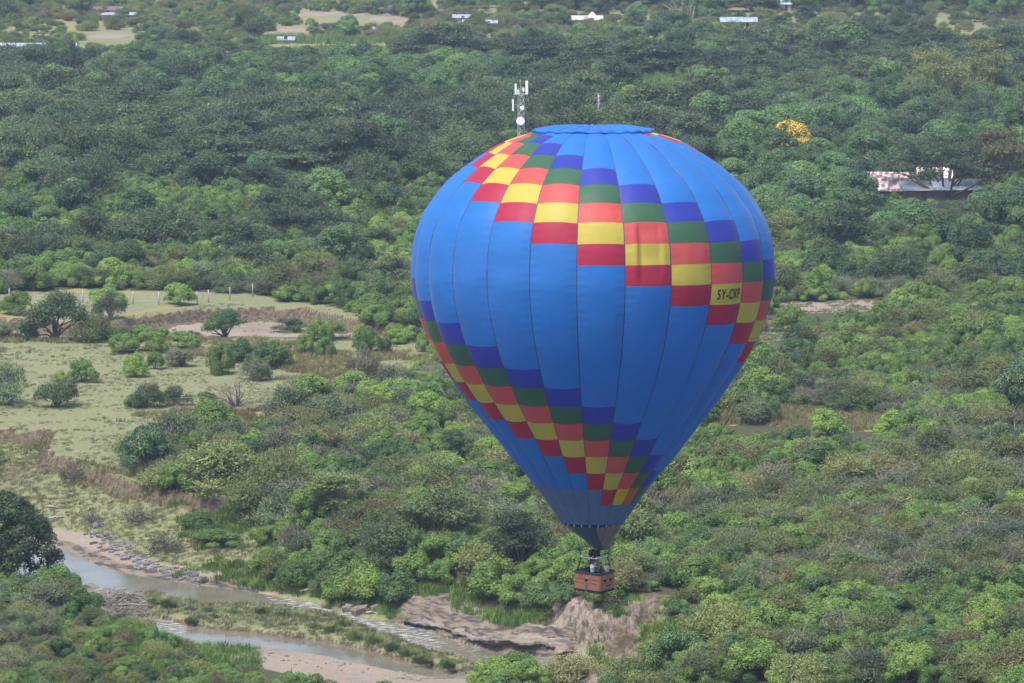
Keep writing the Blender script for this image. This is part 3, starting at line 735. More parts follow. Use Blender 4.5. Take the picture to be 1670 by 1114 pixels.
person(inb(966.3, 0, -.15), R(60), 1.74, 'balloon pilot in a white shirt reaching up to the burner beside the front upright', sk1, whites, bluej,
       [((-.28,-.12,1.30), (-.22,-.30,1.48), (-.20,-.33,1.55)), ((.24,-.10,1.56), (.15,-.12,1.80), (.14,-.12,1.89))])
pa = person(inb(977.3, 0, -.28), R(20), 1.60, 'passenger in a dark jacket and brown brimmed hat holding hands up to the face', sk2, darkj, bluej,
       [((-.25,-.16,1.22), (-.08,-.26,1.42), (-.04,-.24,1.50)), ((.25,-.16,1.22), (.08,-.26,1.42), (.04,-.24,1.50))], plain('brown_felt', (.14,.09,.06), .9))
person(inb(990.2, 0, .12), R(25), 1.56, 'passenger in a cream top and straw hat at the right corner of the basket', sk2, cream, bluej,
       [((-.25,-.14,1.20), (-.10,-.28,1.32), (-.08,-.30,1.39)), ((.25,-.12,1.20), (.10,-.26,1.36), (.06,-.24,1.44))], plain('straw', (.55,.42,.26), .8))
mb = MB(); q = inb(977.3, 0, -.28); ca = Matrix.Rotation(R(20), 3, 'Z') @ Vector((0, -.26, 1.39)); mb.box((0, 0, 0), (.12, .06, .08)); mb.lathe([(.03, 0), (.03, .07)], (0, 0, 0), 10, rot=Matrix.Rotation(R(90), 3, 'X'))
tag(mb.build('camera_body', dark, None, loc=q+ca), 'small black camera held up by the passenger in the brown hat', 'camera').rotation_euler = (0, 0, R(20))

# ------------------------------------------------------------------ plant builders (all real geometry: leaf faces on lobes and sprays)
def leaves(rs, C_, Rd, n, a, b, shell=(.72, 1.04), zmin=-.35, flat=0.0, jit=.4):
    """n leaf faces spread over ellipsoid lobes C_ (k,3) with radii Rd (k,3)"""
    C_ = np.asarray(C_, float); Rd = np.asarray(Rd, float)
    wgt = Rd[:, 0]*Rd[:, 0]+2*Rd[:, 0]*Rd[:, 2]; wgt = wgt/wgt.sum(); li = rs.choice(len(C_), n, p=wgt)
    d = rs.normal(size=(n, 3)); d /= np.linalg.norm(d, axis=1)[:, None]
    f = d[:, 2] < zmin; d[f, 2] *= -1
    rad = rs.uniform(shell[0], shell[1], n)[:, None]
    P = C_[li]+d*Rd[li]*rad
    nn = d/Rd[li]; nn /= np.linalg.norm(nn, axis=1)[:, None]
    nn = nn+rs.normal(size=(n, 3))*jit+np.array([0, 0, .15+flat]); nn /= np.linalg.norm(nn, axis=1)[:, None]
    return quads(rs, P, nn, a*rs.uniform(.7, 1.3, n), b*rs.uniform(.7, 1.3, n))
def quads(rs, P, nn, a, b, tdir=None):
    n = len(P); t = rs.normal(size=(n, 3)) if tdir is None else tdir
    t = t-nn*(t*nn).sum(1)[:, None]; t /= np.linalg.norm(t, axis=1)[:, None]+1e-9; s = np.cross(nn, t)
    a = np.broadcast_to(a, n)[:, None]; b = np.broadcast_to(b, n)[:, None]
    V = np.stack([P-t*a, P-s*b+t*a*.1, P+t*a, P+s*b+t*a*.1], 1).reshape(-1, 3)
    return V, np.arange(4*n).reshape(n, 4), rs.uniform(0, 1, n)
def sprays(rs, C_, Rd, n, L, k, a, b, up=.5, shell=(.6, .95), zmin=-.1):
    C_ = np.asarray(C_, float); Rd = np.asarray(Rd, float)
    wgt = Rd[:, 0]**2; wgt = wgt/wgt.sum(); li = rs.choice(len(C_), n, p=wgt)
    d = rs.normal(size=(n, 3)); d /= np.linalg.norm(d, axis=1)[:, None]; d[:, 2] = np.where(d[:, 2] < zmin, -d[:, 2], d[:, 2])
    P0 = C_[li]+d*Rd[li]*rs.uniform(shell[0], shell[1], n)[:, None]
    dr = d*np.array([1, 1, .7])+np.array([0, 0, up])+rs.normal(size=(n, 3))*.35; dr /= np.linalg.norm(dr, axis=1)[:, None]
    Ls = L*rs.uniform(.6, 1.3, n); t = np.linspace(0, 1, k)
    P = P0[:, None]+dr[:, None]*(t[None, :, None]*Ls[:, None, None]); P[:, :, 2] -= (t**2*.25)[None]*Ls[:, None]
    P = (P+rs.normal(size=P.shape)*b*.9).reshape(-1, 3)
    td = np.repeat(dr, k, 0)+rs.normal(size=(n*k, 3))*.6; nn = rs.normal(size=(n*k, 3))*.7+np.array([0, 0, 1.0]); nn /= np.linalg.norm(nn, axis=1)[:, None]
    V, F, _ = quads(rs, P, nn, a*rs.uniform(.7, 1.3, n*k), b*rs.uniform(.7, 1.3, n*k), td)
    r = np.clip(np.repeat(rs.uniform(0, 1, n), k)*.6+rs.uniform(0, .4, n*k), 0, 1)
    return V, F, r
def join(parts):
    V = []; F = []; r = []; o = 0
    for v, f, q in parts: V.append(v); F.append(f+o); r.append(q); o += len(v)
    return np.concatenate(V), np.concatenate(F), np.concatenate(r)
def limbs(rs, base, tips, r0, bend=.35, n=5, up=.5):
    """trunk and branches to the lobe centres -> MB with quads"""
    mb = MB()
    for tp in tips:
        tp = Vector(tp); b = Vector(base); mid = b.lerp(tp, .45); mid.x *= .6; mid.y *= .6; mid.z = b.z+(tp.z-b.z)*up
        mid += Vector(rs.normal(size=3)*bend*.5); q = mid.lerp(tp, .5)+Vector(rs.normal(size=3)*bend*.4)
        mb.tube([b, b.lerp(mid, .5)+Vector((0, 0, .1)), mid, q, tp], [r0, r0*.8, r0*.6, r0*.38, r0*.12], n, cap=False)
    return mb
def mbq(mb): return np.array(mb.V), np.array([f if len(f) == 4 else tuple(f)+(f[-1],) for f in mb.F])
def domelobes(rs, k, Rr, H, r0, r1, zlo=.25, squash=.8, layer=None):
    C_ = []; Rd = []
    for i in range(k):
        a = rs.uniform(0, 2*math.pi); q = math.sqrt(rs.uniform(0, 1)); lr = rs.uniform(r0, r1)
        rr = q*(Rr-lr*.6); top = H*math.sqrt(max(0, 1-(q*.92)**2))
        z_ = top-lr*squash if rs.uniform() < .72 else rs.uniform(zlo*H, max(zlo*H+.1, top-lr*squash))
        if layer: z_ = round(z_/layer)*layer
        C_.append((rr*math.cos(a), rr*math.sin(a), max(z_, lr*.4))); Rd.append((lr, lr*rs.uniform(.85, 1.15), lr*squash))
    return C_, Rd
def plant(kind, seed):
    """-> crown (V,F,rnd), trunk MB, crown material, trunk material"""
    rs = np.random.RandomState(seed); U = rs.uniform
    if kind == 'thorn':
        Rr = U(2.3, 3.0); H = U(2.1, 2.9); C_, Rd = domelobes(rs, 7, Rr, H, 1.0, 1.5, .3, .75)
        cr = [sprays(rs, C_, Rd, 800, .8, 10, .075, .036, .6), leaves(rs, C_, Rd, 3600, .09, .065, (.5, .98)), ]
        tr = limbs(rs, (0, 0, -.2), C_, .09); ms = ('thorn', 'darktwig')
    elif kind == 'green':
        Rr = U(1.8, 2.6); H = U(2.2, 3.1); C_, Rd = domelobes(rs, 20, Rr, H, .50, .90, .25, .85)
        cr = [leaves(rs, C_, Rd, 8500, .072, .05, (.82, 1.06), -.5, .1, .3), leaves(rs, C_, Rd, 600, .16, .12, (.3, .75)), sprays(rs, C_, Rd, 60, .4, 6, .10, .06, .8)]
        tr = limbs(rs, (0, 0, -.2), C_[:8], .08); ms = ('green', 'bark')
    elif kind == 'grey':
        Rr = U(1.9, 2.7); H = U(1.8, 2.6); C_, Rd = domelobes(rs, 11, Rr, H, .6, 1.1, .25, .8)
        cr = [sprays(rs, C_, Rd, 420, .5, 9, .05, .03, .4, (.5, 1.0)), leaves(rs, C_, Rd, 4200, .075, .052, (.5, 1.03), -.4, 0, .8)]
        tr = limbs(rs, (0, 0, -.2), [tuple(np.array(c)+rs.normal(size=3)*.5+np.array([0, 0, .5])) for c in C_*3], .06, .6); ms = ('grey', 'twig')
    elif kind == 'broad':
        Rr = U(3.4, 4.6); H = U(5.5, 7.5); C_, Rd = domelobes(rs, 34, Rr, H, .8, 1.5, .22, .85)
        cr = [leaves(rs, C_, Rd, 9500, .12, .085, (.85, 1.06), -.45, .1, .35), leaves(rs, C_, Rd, 900, .25, .2, (.3, .8))]
        tr = limbs(rs, (0, 0, -.3), C_[:12], .26, .5); ms = ('broad', 'bark')
    elif kind == 'acacia':
        Rr = U(5.2, 6.8); H = U(6.0, 7.6); C_ = []; Rd = []
        for i in range(26):
            a = U(0, 2*math.pi); q = math.sqrt(U(0, 1)); lr = U(1.1, 2.2)
            z_ = H*(1-.42*q*q)-U(0, 1)**2*2.6
            C_.append((q*(Rr-lr*.5)*math.cos(a), q*(Rr-lr*.5)*math.sin(a), z_)); Rd.append((lr, lr, U(.22, .42)))
        cr = [sprays(rs, C_, Rd, 1000, .9, 9, .17, .075, .12, (.4, 1.0), -.2), leaves(rs, C_, Rd, 4500, .18, .12, (.3, 1.05), -.6, .8, .5)]
        tr = limbs(rs, (0, 0, -.3), C_[:18], .20, .5, up=.35); ms = ('acacia', 'bark')
    elif kind == 'grove':      # old dark acacia, dome of tiers reaching low
        Rr = U(5.4, 6.6); H = U(6.4, 7.6); C_ = []; Rd = []
        for i in range(44):
            a = U(0, 2*math.pi); q = math.sqrt(U(0, 1)); lr = U(1.0, 1.9)
            z_ = H*math.sqrt(max(.05, 1-(q*.93)**2))-U(0, 1)**2*3.2
            C_.append((q*(Rr-lr*.5)*math.cos(a), q*(Rr-lr*.5)*math.sin(a), max(1.2, z_))); Rd.append((lr, lr, U(.3, .55)))
        cr = [sprays(rs, C_, Rd, 1200, .9, 9, .16, .07, .12, (.4, 1.0), -.2), leaves(rs, C_, Rd, 6000, .18, .12, (.3, 1.05), -.6, .5, .4)]
        tr = limbs(rs, (0, 0, -.3), C_[:18], .20, .5, up=.35); ms = ('darkacacia', 'bark')
    elif kind == 'fuzzy':      # tall feathery thorn tree without layers
        Rr = U(4.6, 6.0); H = U(5.6, 7.0); C_, Rd = domelobes(rs, 16, Rr, H, 1.2, 2.0, .25, .6)
        cr = [sprays(rs, C_, Rd, 1000, 1.1, 9, .15, .065, .45, (.5, 1.0)), leaves(rs, C_, Rd, 4500, .17, .11, (.4, 1.0), -.5, .2, .7)]
        tr = limbs(rs, (0, 0, -.3), C_, .18, .6); ms = ('acacia', 'bark')
    elif kind == 'layered':    # pale acacia with clearly separate flat tiers
        C_ = []; Rd = []
        for z_, rr in ((7.2, 3.0), (6.3, 4.6), (5.2, 5.4), (4.0, 4.2), (2.6, 2.6)):
            for i in range(6):
                a = U(0, 2*math.pi); q = U(.3, 1)*rr*.75; lr = U(.9, 1.5)
                C_.append((q*math.cos(a), q*math.sin(a), z_+U(-.2, .2))); Rd.append((lr, lr, .22))
        cr = [sprays(rs, C_, Rd, 900, .9, 9, .14, .06, .05, (.4, 1.0), -.2), leaves(rs, C_, Rd, 2600, .15, .10, (.3, 1.05), -.6, .8, .4)]
        tr = limbs(rs, (0, 0, -.3), C_, .16, .4, up=.6); ms = ('thorn', 'palebark')
    elif kind == 'pale':       # tall yellow barked fever tree, open crown
        C_ = []; Rd = []
        for i in range(34):
            a = U(0, 2*math.pi); q = math.sqrt(U(0, 1)); lr = U(.9, 1.9); z_ = 9.5*(1-.35*q*q)-U(0, 1)*4.5
            C_.append((q*5.5*math.cos(a), q*5.5*math.sin(a), z_)); Rd.append((lr, lr, U(.25, .5)))
        cr = [sprays(rs, C_, Rd, 1500, 1.0, 9, .15, .065, .15, (.4, 1.0), -.2), leaves(rs, C_, Rd, 3500, .16, .11, (.3, 1.05), -.6, .8, .5)]
        tr = limbs(rs, (0, 0, -.3), C_[:22], .22, .6, up=.5); ms = ('thorn', 'palebark')
    elif kind == 'spread':     # great dark tree, forked trunk, crown held high
        C_ = []; Rd = []
        for i in range(46):
            a = U(0, 2*math.pi); q = math.sqrt(U(0, 1)); lr = U(.9, 1.7); z_ = 9.5*(1-.45*q*q)-U(0, 1)*3.6*(1-.5*q)
            C_.append((q*7.5*math.cos(a), q*7.5*math.sin(a), z_)); Rd.append((lr, lr, lr*.5))
        cr = [sprays(rs, C_, Rd, 2200, 1.0, 9, .13, .06, .2, (.4, 1.0), -.2), leaves(rs, C_, Rd, 7000, .15, .11, (.3, 1.05), -.6, .3, .6)]
        tr = limbs(rs, (0, 0, -.3), C_[:15], .24, .5, 6, up=.38); ms = ('darkacacia', 'bark')
    elif kind == 'mango':
        Rr = 5.6; H = 9.3; C_, Rd = domelobes(rs, 150, Rr, H, .55, 1.05, .08, .9)
        cr = [leaves(rs, C_, Rd, 26000, .12, .075, (.8, 1.07), -.6, .0, .35), leaves(rs, C_, Rd, 2500, .25, .2, (.3, .8))]
        tr = limbs(rs, (0, 0, -.5), C_[:20], .35, .5); ms = ('mango', 'bark')
    elif kind == 'yellow':
        Rr = 4.2; H = 6.6; C_, Rd = domelobes(rs, 34, Rr, H, .8, 1.4, .15, .9)
        cr = [leaves(rs, C_, Rd, 5200, .13, .09, (.75, 1.0), -.45)]
        tr = limbs(rs, (0, 0, -.3), C_[:12], .22, .5); ms = ('broad', 'bark')
    elif kind == 'dead':
        tips = [(rs.normal()*1.6, rs.normal()*1.6, U(1.8, 3.6)) for i in range(26)]
        tr = limbs(rs, (0, 0, -.2), tips, .07, .7); cr = [leaves(rs, [(0, 0, 2)], [(1.5, 1.5, 1)], 150, .05, .04)]; ms = ('grey', 'twig')
    elif kind == 'brush':      # low tangle of grey flood wrack and twigs
        tr = MB()
        for i in range(90):
            a = U(0, 6.28); q = U(0, 1.4); p0 = Vector((q*math.cos(a), q*math.sin(a), U(-.1, .5)))
            d = Vector((rs.normal(), rs.normal(), abs(rs.normal())*.7+.1)).normalized()*U(.5, 1.3)
            tr.tube([p0, p0+d*.5+Vector((0, 0, .1)), p0+d], [.035, .025, .01], 4, cap=False)
        cr = [sprays(rs, [(0, 0, .3)], [(1.5, 1.5, .9)], 130, .45, 7, .07, .035, .4)]; ms = ('grey', 'darktwig')
    elif kind == 'reed':
        n_ = 420; a = rs.uniform(0, 6.28, n_); q = np.sqrt(rs.uniform(0, 1, n_))*1.0; P = np.stack([q*np.cos(a), q*np.sin(a), 0*a], 1)
        h_ = rs.uniform(.6, 1.25, n_)*(1.1-.4*q); ln = np.stack([np.cos(a), np.sin(a)], 1)*rs.uniform(.05, .4, n_)[:, None]
        T = P+np.concatenate([ln, h_[:, None]], 1); s_ = np.stack([-np.sin(a+1), np.cos(a+1), 0*a], 1)*.035; Mid = (P+T)/2+np.array([0, 0, .1])
        V = np.stack([P-s_, P+s_, Mid+s_, Mid-s_], 1).reshape(-1, 3); V2 = np.stack([Mid-s_, Mid+s_, T+s_*.2, T-s_*.2], 1).reshape(-1, 3)
        r_ = rs.uniform(0, 1, n_); cr = [(V, np.arange(4*n_).reshape(-1, 4), r_), (V2, np.arange(4*n_).reshape(-1, 4), r_)]; tr = None; ms = ('reed', 'bark')
    elif kind in ('tuft', 'drytuft', 'croptuft', 'weed'):
        n_ = dict(tuft=26, drytuft=34, croptuft=30, weed=40)[kind]; hh = dict(tuft=.24, drytuft=.5, croptuft=1.3, weed=.45)[kind]; sp_ = dict(tuft=.32, drytuft=.4, croptuft=.8, weed=.5)[kind]
        a = rs.uniform(0, 6.28, n_); q = np.sqrt(rs.uniform(0, 1, n_))*sp_; P = np.stack([q*np.cos(a), q*np.sin(a), 0*a-.03], 1)
        T = P+np.stack([rs.normal(size=n_)*hh*.3, rs.normal(size=n_)*hh*.3, hh*rs.uniform(.6, 1.3, n_)], 1); s_ = np.stack([-np.sin(a+1), np.cos(a+1), 0*a], 1)*(.018+.018*hh)
        V = np.stack([P-s_, P+s_, T+s_*.3, T-s_*.3], 1).reshape(-1, 3); cr = [(V, np.arange(4*n_).reshape(-1, 4), rs.uniform(0, 1, n_))]; tr = None
        ms = (dict(tuft='grass', drytuft='drygrass', croptuft='crop', weed='green')[kind], 'bark')
    V, F, r = join(cr)
    return V, F, r, tr, M[ms[0]], M[ms[1]], C_ if kind == 'yellow' else None, Rd if kind == 'yellow' else None
NAMES = dict(thorn='thorn_bush', green='leafy_bush', grey='scrub_bush', broad='broadleaf_tree', acacia='acacia_tree', fuzzy='thorn_tree', layered='acacia_tree', pale='fever_tree', spread='spreading_tree', grove='acacia_tree',
             mango='mango_tree', yellow='flowering_tree', dead='dead_tree', brush='brushwood', reed='reed_clump')
PROTO = {}
def proto(kind, i):
    if (kind, i) in PROTO: return PROTO[kind, i]
    V, F, r, tr, m1, m2, C_, Rd = plant(kind, 1000+sum(map(ord, kind))*7+i*31)
    crown = np_mesh(NAMES.get(kind, kind)+'_crown', V, F, [m1], fattr=dict(rnd=r))
    if tr is not None:
        tv, tf = mbq(tr); trunk = np_mesh(NAMES.get(kind, kind)+'_trunk', tv, tf, [m2], smooth=True)
        both = np_mesh(NAMES.get(kind, kind), np.concatenate([V, tv]), np.concatenate([F, tf+len(V)]), [m1, m2], np.concatenate([np.zeros(len(F)), np.ones(len(tf))]),
                       fattr=dict(rnd=np.concatenate([r, np.full(len(tf), .5)])))
    else: trunk = None; both = crown
    PROTO[kind, i] = (crown, trunk, both, float(V[:, 2].max()), float(np.percentile(np.hypot(V[:, 0], V[:, 1]), 97)))
    return PROTO[kind, i]
NV = dict(thorn=6, green=6, grey=5, broad=6, acacia=5, fuzzy=4)
ISTREE = {'broad', 'acacia', 'fuzzy', 'layered', 'pale', 'spread', 'grove', 'mango', 'yellow', 'dead'}
CATS = dict(thorn='bush', green='bush', grey='bush', brush='brushwood', reed='reeds')
def put(kind, i, loc, rz, sx, sz, label, group=None):
    """one plant: trees are an Empty with trunk and crown, bushes one mesh"""
    crown, trunk, both, H, Rr = proto(kind, i)
    nm = NAMES[kind]; cat = CATS.get(kind, 'tree')
    if kind in ISTREE:
        e = empty(nm, loc, rz); e.scale = (sx, sx, sz)
        link('trunk', trunk, e); link('crown', crown, e)
        tag(e, label, cat, group); return e
    o = link(nm, both, None, loc, rz); o.scale = (sx, sx, sz); tag(o, label, cat, group); return o

rng = np.random.RandomState(7)
blocked = []       # (x, y, r) of plants placed one by one
def single(kind, u, vb, wpx, hpx, label, i=0, z=None, group=None, rz=None):
    zz = 0.0
    for _ in range(4): x, y = G(u, vb, zz); zz = hz(x, y)
    if z is not None: x, y = G(u, vb, z); zz = z
    _, _, ppm = proj(x, y, zz); i = i % NV.get(kind, 3)
    _, _, _, H, Rr = proto(kind, i)
    sx = (wpx/ppm)/(2*Rr); sz = (hpx/ppm)/H/.99
    o = put(kind, i, (x, y, zz-.05), rng.uniform(0, 6.28) if rz is None else rz, sx, sz, label, group); blocked.append((x, y, wpx/ppm*.5)); return o
# --- plants that can be told apart in the photograph: kind, u, v of the foot, width px, height px
SING = [
 ('mango', -4, 958, 205, 172, 'big dark round tree at the left edge overhanging the river'),
 ('fuzzy', 90, 552, 118, 84, 'umbrella acacia standing in the dry river bed at the far left', 1),
 ('green', 175, 497, 62, 40, 'rounded bush behind the umbrella acacia on the grassy terrace', 1),
 ('grey', 181, 536, 60, 52, 'grey feathery bush just right of the umbrella acacia in the dry bed', 1),
 ('green', 290, 497, 58, 40, 'bush among the fence posts above the cut bank', 2),
 ('green', 30, 512, 60, 40, 'bush left of the umbrella acacia above the dry bed', 3),
 ('broad', 368, 549, 76, 46, 'dark round bushy tree alone on the pale sand of the dry bed', 0),
 ('grey', 318, 550, 30, 13, 'tiny low shrub left of the dark round tree on the dry bed', 2),
 ('grey', 470, 540, 70, 22, 'low spreading shrub right of the dark round tree', 3),
 ('green', 522, 556, 44, 42, 'bright bush at the near edge of the dry bed left of the balloon', 0),
 ('green', 202, 575, 56, 36, 'leftmost bush of the bright row along the top of the meadow', 4),
 ('green', 246, 573, 76, 36, 'wide bush second from the left in the bright row on the meadow', 5),
 ('green', 222, 614, 44, 46, 'upright bush in the left half of the meadow below the bright row', 1),
 ('green', 253, 602, 34, 32, 'small bush touching the upright bush on the meadow', 2),
 ('grey', 298, 596, 62, 34, 'low dull bush in the middle of the upper meadow', 0),
 ('green', 296, 566, 66, 28, 'flat bright bush at the top edge of the meadow', 3),
 ('green', 362, 610, 52, 52, 'tall bright bush in the centre of the meadow', 0),
 ('green', 392, 588, 62, 44, 'bright bush behind the tall one in the centre of the meadow', 1),
 ('grey', 414, 621, 62, 42, 'grey green bush right of the tall bright bush on the meadow', 4),
 ('green', 440, 598, 78, 46, 'wide bright bush at the right of the meadow cluster', 4),
 ('green', 497, 577, 32, 38, 'narrow upright bush right of the meadow cluster', 2),
 ('green', 530, 582, 36, 36, 'round bush beside the narrow upright one', 5),
 ('grey', 594, 625, 66, 62, 'tall grey bush with bare stems at the right end of the meadow', 1),
 ('green', 606, 574, 62, 44, 'pale green bush high on the right of the meadow', 0),
 ('green', 645, 560, 42, 26, 'small bush between the dry bed and the balloon', 3),
 ('dead', 386, 662, 74, 44, 'open branching bush with bare forked stems on the lower meadow', 0),
 ('grey', 236, 664, 62, 46, 'left bush of the pair on the lower meadow', 2),
 ('green', 222, 664, 40, 26, 'little bright bush at the foot of the lower meadow pair', 4),
 ('grey', 286, 662, 56, 38, 'right bush of the pair on the lower meadow', 3),
 ('green', 338, 655, 34, 26, 'small bright bush between the pair and the forked bush', 1),
 ('green', 134, 622, 58, 40, 'bright leaning bush near the left edge of the meadow', 5),
 ('grey', 92, 662, 78, 54, 'dark dome shaped bush near the left edge of the meadow', 0),
 ('grey', 14, 660, 92, 78, 'large grey bush cut by the left edge of the photo', 4),
 ('green', 104, 624, 40, 22, 'low bush behind the dark dome at the left', 0),
 ('green', 508, 660, 92, 54, 'dark green mound at the right lower corner of the meadow', 3),
 ('grey', 540, 700, 120, 62, 'big grey bush below the dark green mound', 1),
 ('green', 345, 712, 90, 66, 'dark rounded bush at the foot of the meadow', 2),
 ('grey', 285, 742, 130, 80, 'large grey green bush above the river bank scarp', 4),
 ('broad', 240, 772, 90, 80, 'dark tree with a deep shadowed foot above the river bank scarp', 3),
 ('thorn', 355, 822, 170, 90, 'broad olive thorn bush overhanging the brown bank', 1),
 ('thorn', 450, 812, 130, 80, 'second olive thorn bush right of the one overhanging the bank', 2),
 ('green', 395, 760, 90, 50, 'bright crowned bush above the olive thorn bushes', 2),
 ('reed', 252, 812, 58, 36, 'spiky blue green clump below the bank scarp'),
 ('layered', 560, 905, 130, 84, 'silvery tiered thorn tree above the river bank', 1),
 ('fuzzy', 850, 945, 120, 105, 'grey feathery thorn tree left of the basket', 0),
 ('fuzzy', 715, 965, 150, 100, 'broad feathery thorn tree over the river bank', 1),
 ('fuzzy', 640, 985, 120, 92, 'drooping thorn tree beside the rapids', 2),
 ('green', 922, 985, 34, 42, 'bright leafy sapling on the cliff edge left of the basket', 1),
 ('yellow', 1290, 270, 88, 74, 'tree covered in yellow blossom right of the balloon top'),
 ('spread', 1540, 328, 225, 118, 'huge dark spreading tree in front of the rusty roofs', 3),
 ('pale', 1622, 330, 140, 125, 'pale limbed acacia right of the huge dark tree', 1),
 ('pale', 1535, 200, 120, 128, 'tall feathery acacia in the upper right', 0),
 ('pale', 1600, 190, 120, 128, 'tall feathery acacia behind and right of another in the upper right', 2),
 ('broad', 1378, 118, 108, 88, 'tall lobed tree in the middle of the upper right', 2),
 ('broad', 1448, 165, 80, 72, 'dark tree between the tall lobed tree and the tall acacias', 4),
 ('grove', 712, 110, 160, 78, 'great dark domed acacia right of the bright green field', 0),
 ('grove', 668, 112, 80, 60, 'left shoulder of the dark acacia grove by the bright green field', 3),
 ('grove', 795, 112, 130, 52, 'acacia right of the great domed one', 2), ('grove', 880, 112, 150, 58, 'dark flat crowned acacia above the mast', 4),
 ('grove', 960, 116, 130, 60, 'dark flat crowned acacia right of the mast top', 1), ('grove', 1040, 122, 140, 66, 'dark acacia with a deep violet shade at its foot', 3),
 ('grove', 1110, 122, 120, 56, 'acacia left of the far tin roof', 0), ('grove', 1180, 128, 140, 50, 'wide pale topped acacia below the long far roof', 2),
 ('grove', 1250, 138, 150, 52, 'low flat acacia left of the tall lobed tree', 4), ('grove', 1330, 150, 140, 50, 'low flat acacia under the tall lobed tree', 1),
 ('broad', 983, 145, 62, 48, 'small dark tree standing alone right of the mast', 1),
 ('layered', 572, 268, 92, 76, 'pale tree with separate flat tiers in the upper left forest', 0),
 ('grove', 455, 262, 130, 78, 'dark acacia left of the tiered pale tree', 2), ('fuzzy', 330, 262, 170, 82, 'broad dark thorn tree in the upper left forest', 1),
 ('fuzzy', 215, 245, 160, 84, 'olive thorn tree left of the broad dark one', 2), ('fuzzy', 30, 235, 120, 84, 'dark thorn tree at the upper left edge', 0),
 ('acacia', 650, 262, 130, 66, 'acacia between the tiered tree and the balloon', 3), ('acacia', 720, 250, 120, 56, 'acacia close to the left of the balloon crown', 4),
 ('fuzzy', 262, 412, 140, 80, 'hazy grey thorn tree in the middle of the left forest', 3), ('acacia', 455, 400, 130, 62, 'dark flat thorn tree in the left forest above the fence', 1),
 ('fuzzy', 560, 330, 130, 70, 'dark thorn tree left of the balloon shoulder', 0), ('fuzzy', 90, 320, 140, 70, 'dark thorn tree low at the left', 2),
 ('fuzzy', 430, 318, 120, 56, 'pale thorn tree in the upper middle of the left forest', 1),
 ('acacia', 1110, 235, 130, 66, 'acacia above the right shoulder of the balloon', 0), ('acacia', 1190, 230, 110, 66, 'acacia left of the yellow flowering tree', 2),
 ('acacia', 1120, 175, 100, 44, 'dark acacia above the balloon crown on the right', 3), ('acacia', 1220, 165, 130, 44, 'pale acacia above the yellow flowering tree', 4),
 ('fuzzy', 1000, 215, 150, 62, 'fuzzy thorn tree behind the balloon crown', 3), ('fuzzy', 900, 215, 90, 42, 'thorn tree right of the mast behind the crown', 0),
 ('broad', 1310, 362, 105, 80, 'lobed dark green tree right of the balloon', 0), ('broad', 1258, 385, 70, 76, 'dark green tree touching the right side of the balloon', 5),
 ('broad', 1395, 345, 80, 62, 'lobed tree just left of the rusty roofs', 1), ('broad', 1470, 370, 96, 46, 'dark green tree below the rusty roofs', 3),
 ('broad', 1625, 360, 105, 62, 'bright lobed tree right of the rusty roofs', 4), ('broad', 1330, 295, 90, 52, 'olive flat topped tree below the yellow flowering tree', 2),
 ('broad', 1185, 285, 90, 60, 'pale crowned tree touching the right shoulder of the balloon', 4), ('broad', 1545, 402, 90, 60, 'dark lobed tree under the lower shed', 5),
 ('broad', 1660, 250, 90, 90, 'dark tree at the right edge beside the pale acacia', 1),
 ('green', 1290, 540, 60, 48, 'round bush on the clearing beside the balloon', 4), ('dead', 1245, 540, 44, 26, 'bare shrub on the pale clearing beside the balloon', 1),
 ('grey', 1225, 690, 66, 50, 'left grey bush in the dry grass strip', 0), ('grey', 1262, 688, 40, 42, 'right grey bush in the dry grass strip', 3), ('green', 1350, 712, 66, 48, 'dark bush below the dry grass strip', 1),
 ('green', 1340, 690, 40, 28, 'small bush in the middle of the dry grass strip', 2),
 ('dead', 651, 472, 26, 32, 'bare pale stems showing in the forest left of the balloon', 2),
 ('dead', 1125, 40, 50, 40, 'bare grey tree in the far distance', 0), ('broad', 1085, 52, 60, 36, 'far dark tree by the pale far field', 2),
 ('brush', 120, 800, 42, 36, 'dark dead bush on the grassy bank slope', 0), ('brush', 230, 868, 72, 30, 'grey flood wrack bush above the slate rocks', 1), ('brush', 268, 905, 66, 36, 'tangled dry bush behind the slate rocks', 2),
 ('brush', 150, 868, 40, 22, 'twiggy bush at the upstream end of the slate rocks', 0), ('brush', 395, 895, 90, 26, 'long grey heap of flood wrack on the green bank', 1),
 ('brush', 330, 905, 40, 24, 'small tangle of twigs on the green bank', 2), ('brush', 905, 1000, 50, 50, 'dark twiggy bush on the cliff edge', 1), ('brush', 1000, 1050, 46, 26, 'grey twiggy bush on the clay slope', 2),
 ('brush', 405, 1108, 40, 30, 'dark twiggy shrub at the bottom edge by the sand bar', 0),
 ('green', 350, 915, 90, 28, 'low leafy patch of shrub on the green bank', 3), ('green', 320, 882, 60, 32, 'leafy shrub higher on the green bank', 1), ('green', 470, 905, 80, 40, 'leafy shrub at the foot of the silvery tree', 0),
 ('grey', 480, 862, 90, 50, 'grey shrub left of the silvery tiered tree', 0), ('thorn', 620, 905, 110, 60, 'olive bush right of the silvery tiered tree', 3),
 ('thorn', 935, 1114, 120, 56, 'olive bush at the bottom edge covering the bend of the river', 2), ('thorn', 1015, 1110, 100, 50, 'olive bush at the bottom edge below the clay slope', 4),
 ('thorn', 1085, 1085, 90, 46, 'olive bush at the right foot of the clay slope', 5), ('green', 845, 1122, 100, 46, 'green bush at the bottom edge by the muddy water', 3), ('thorn', 1130, 1055, 80, 44, 'thorn bush at the right end of the clay cliff', 0),
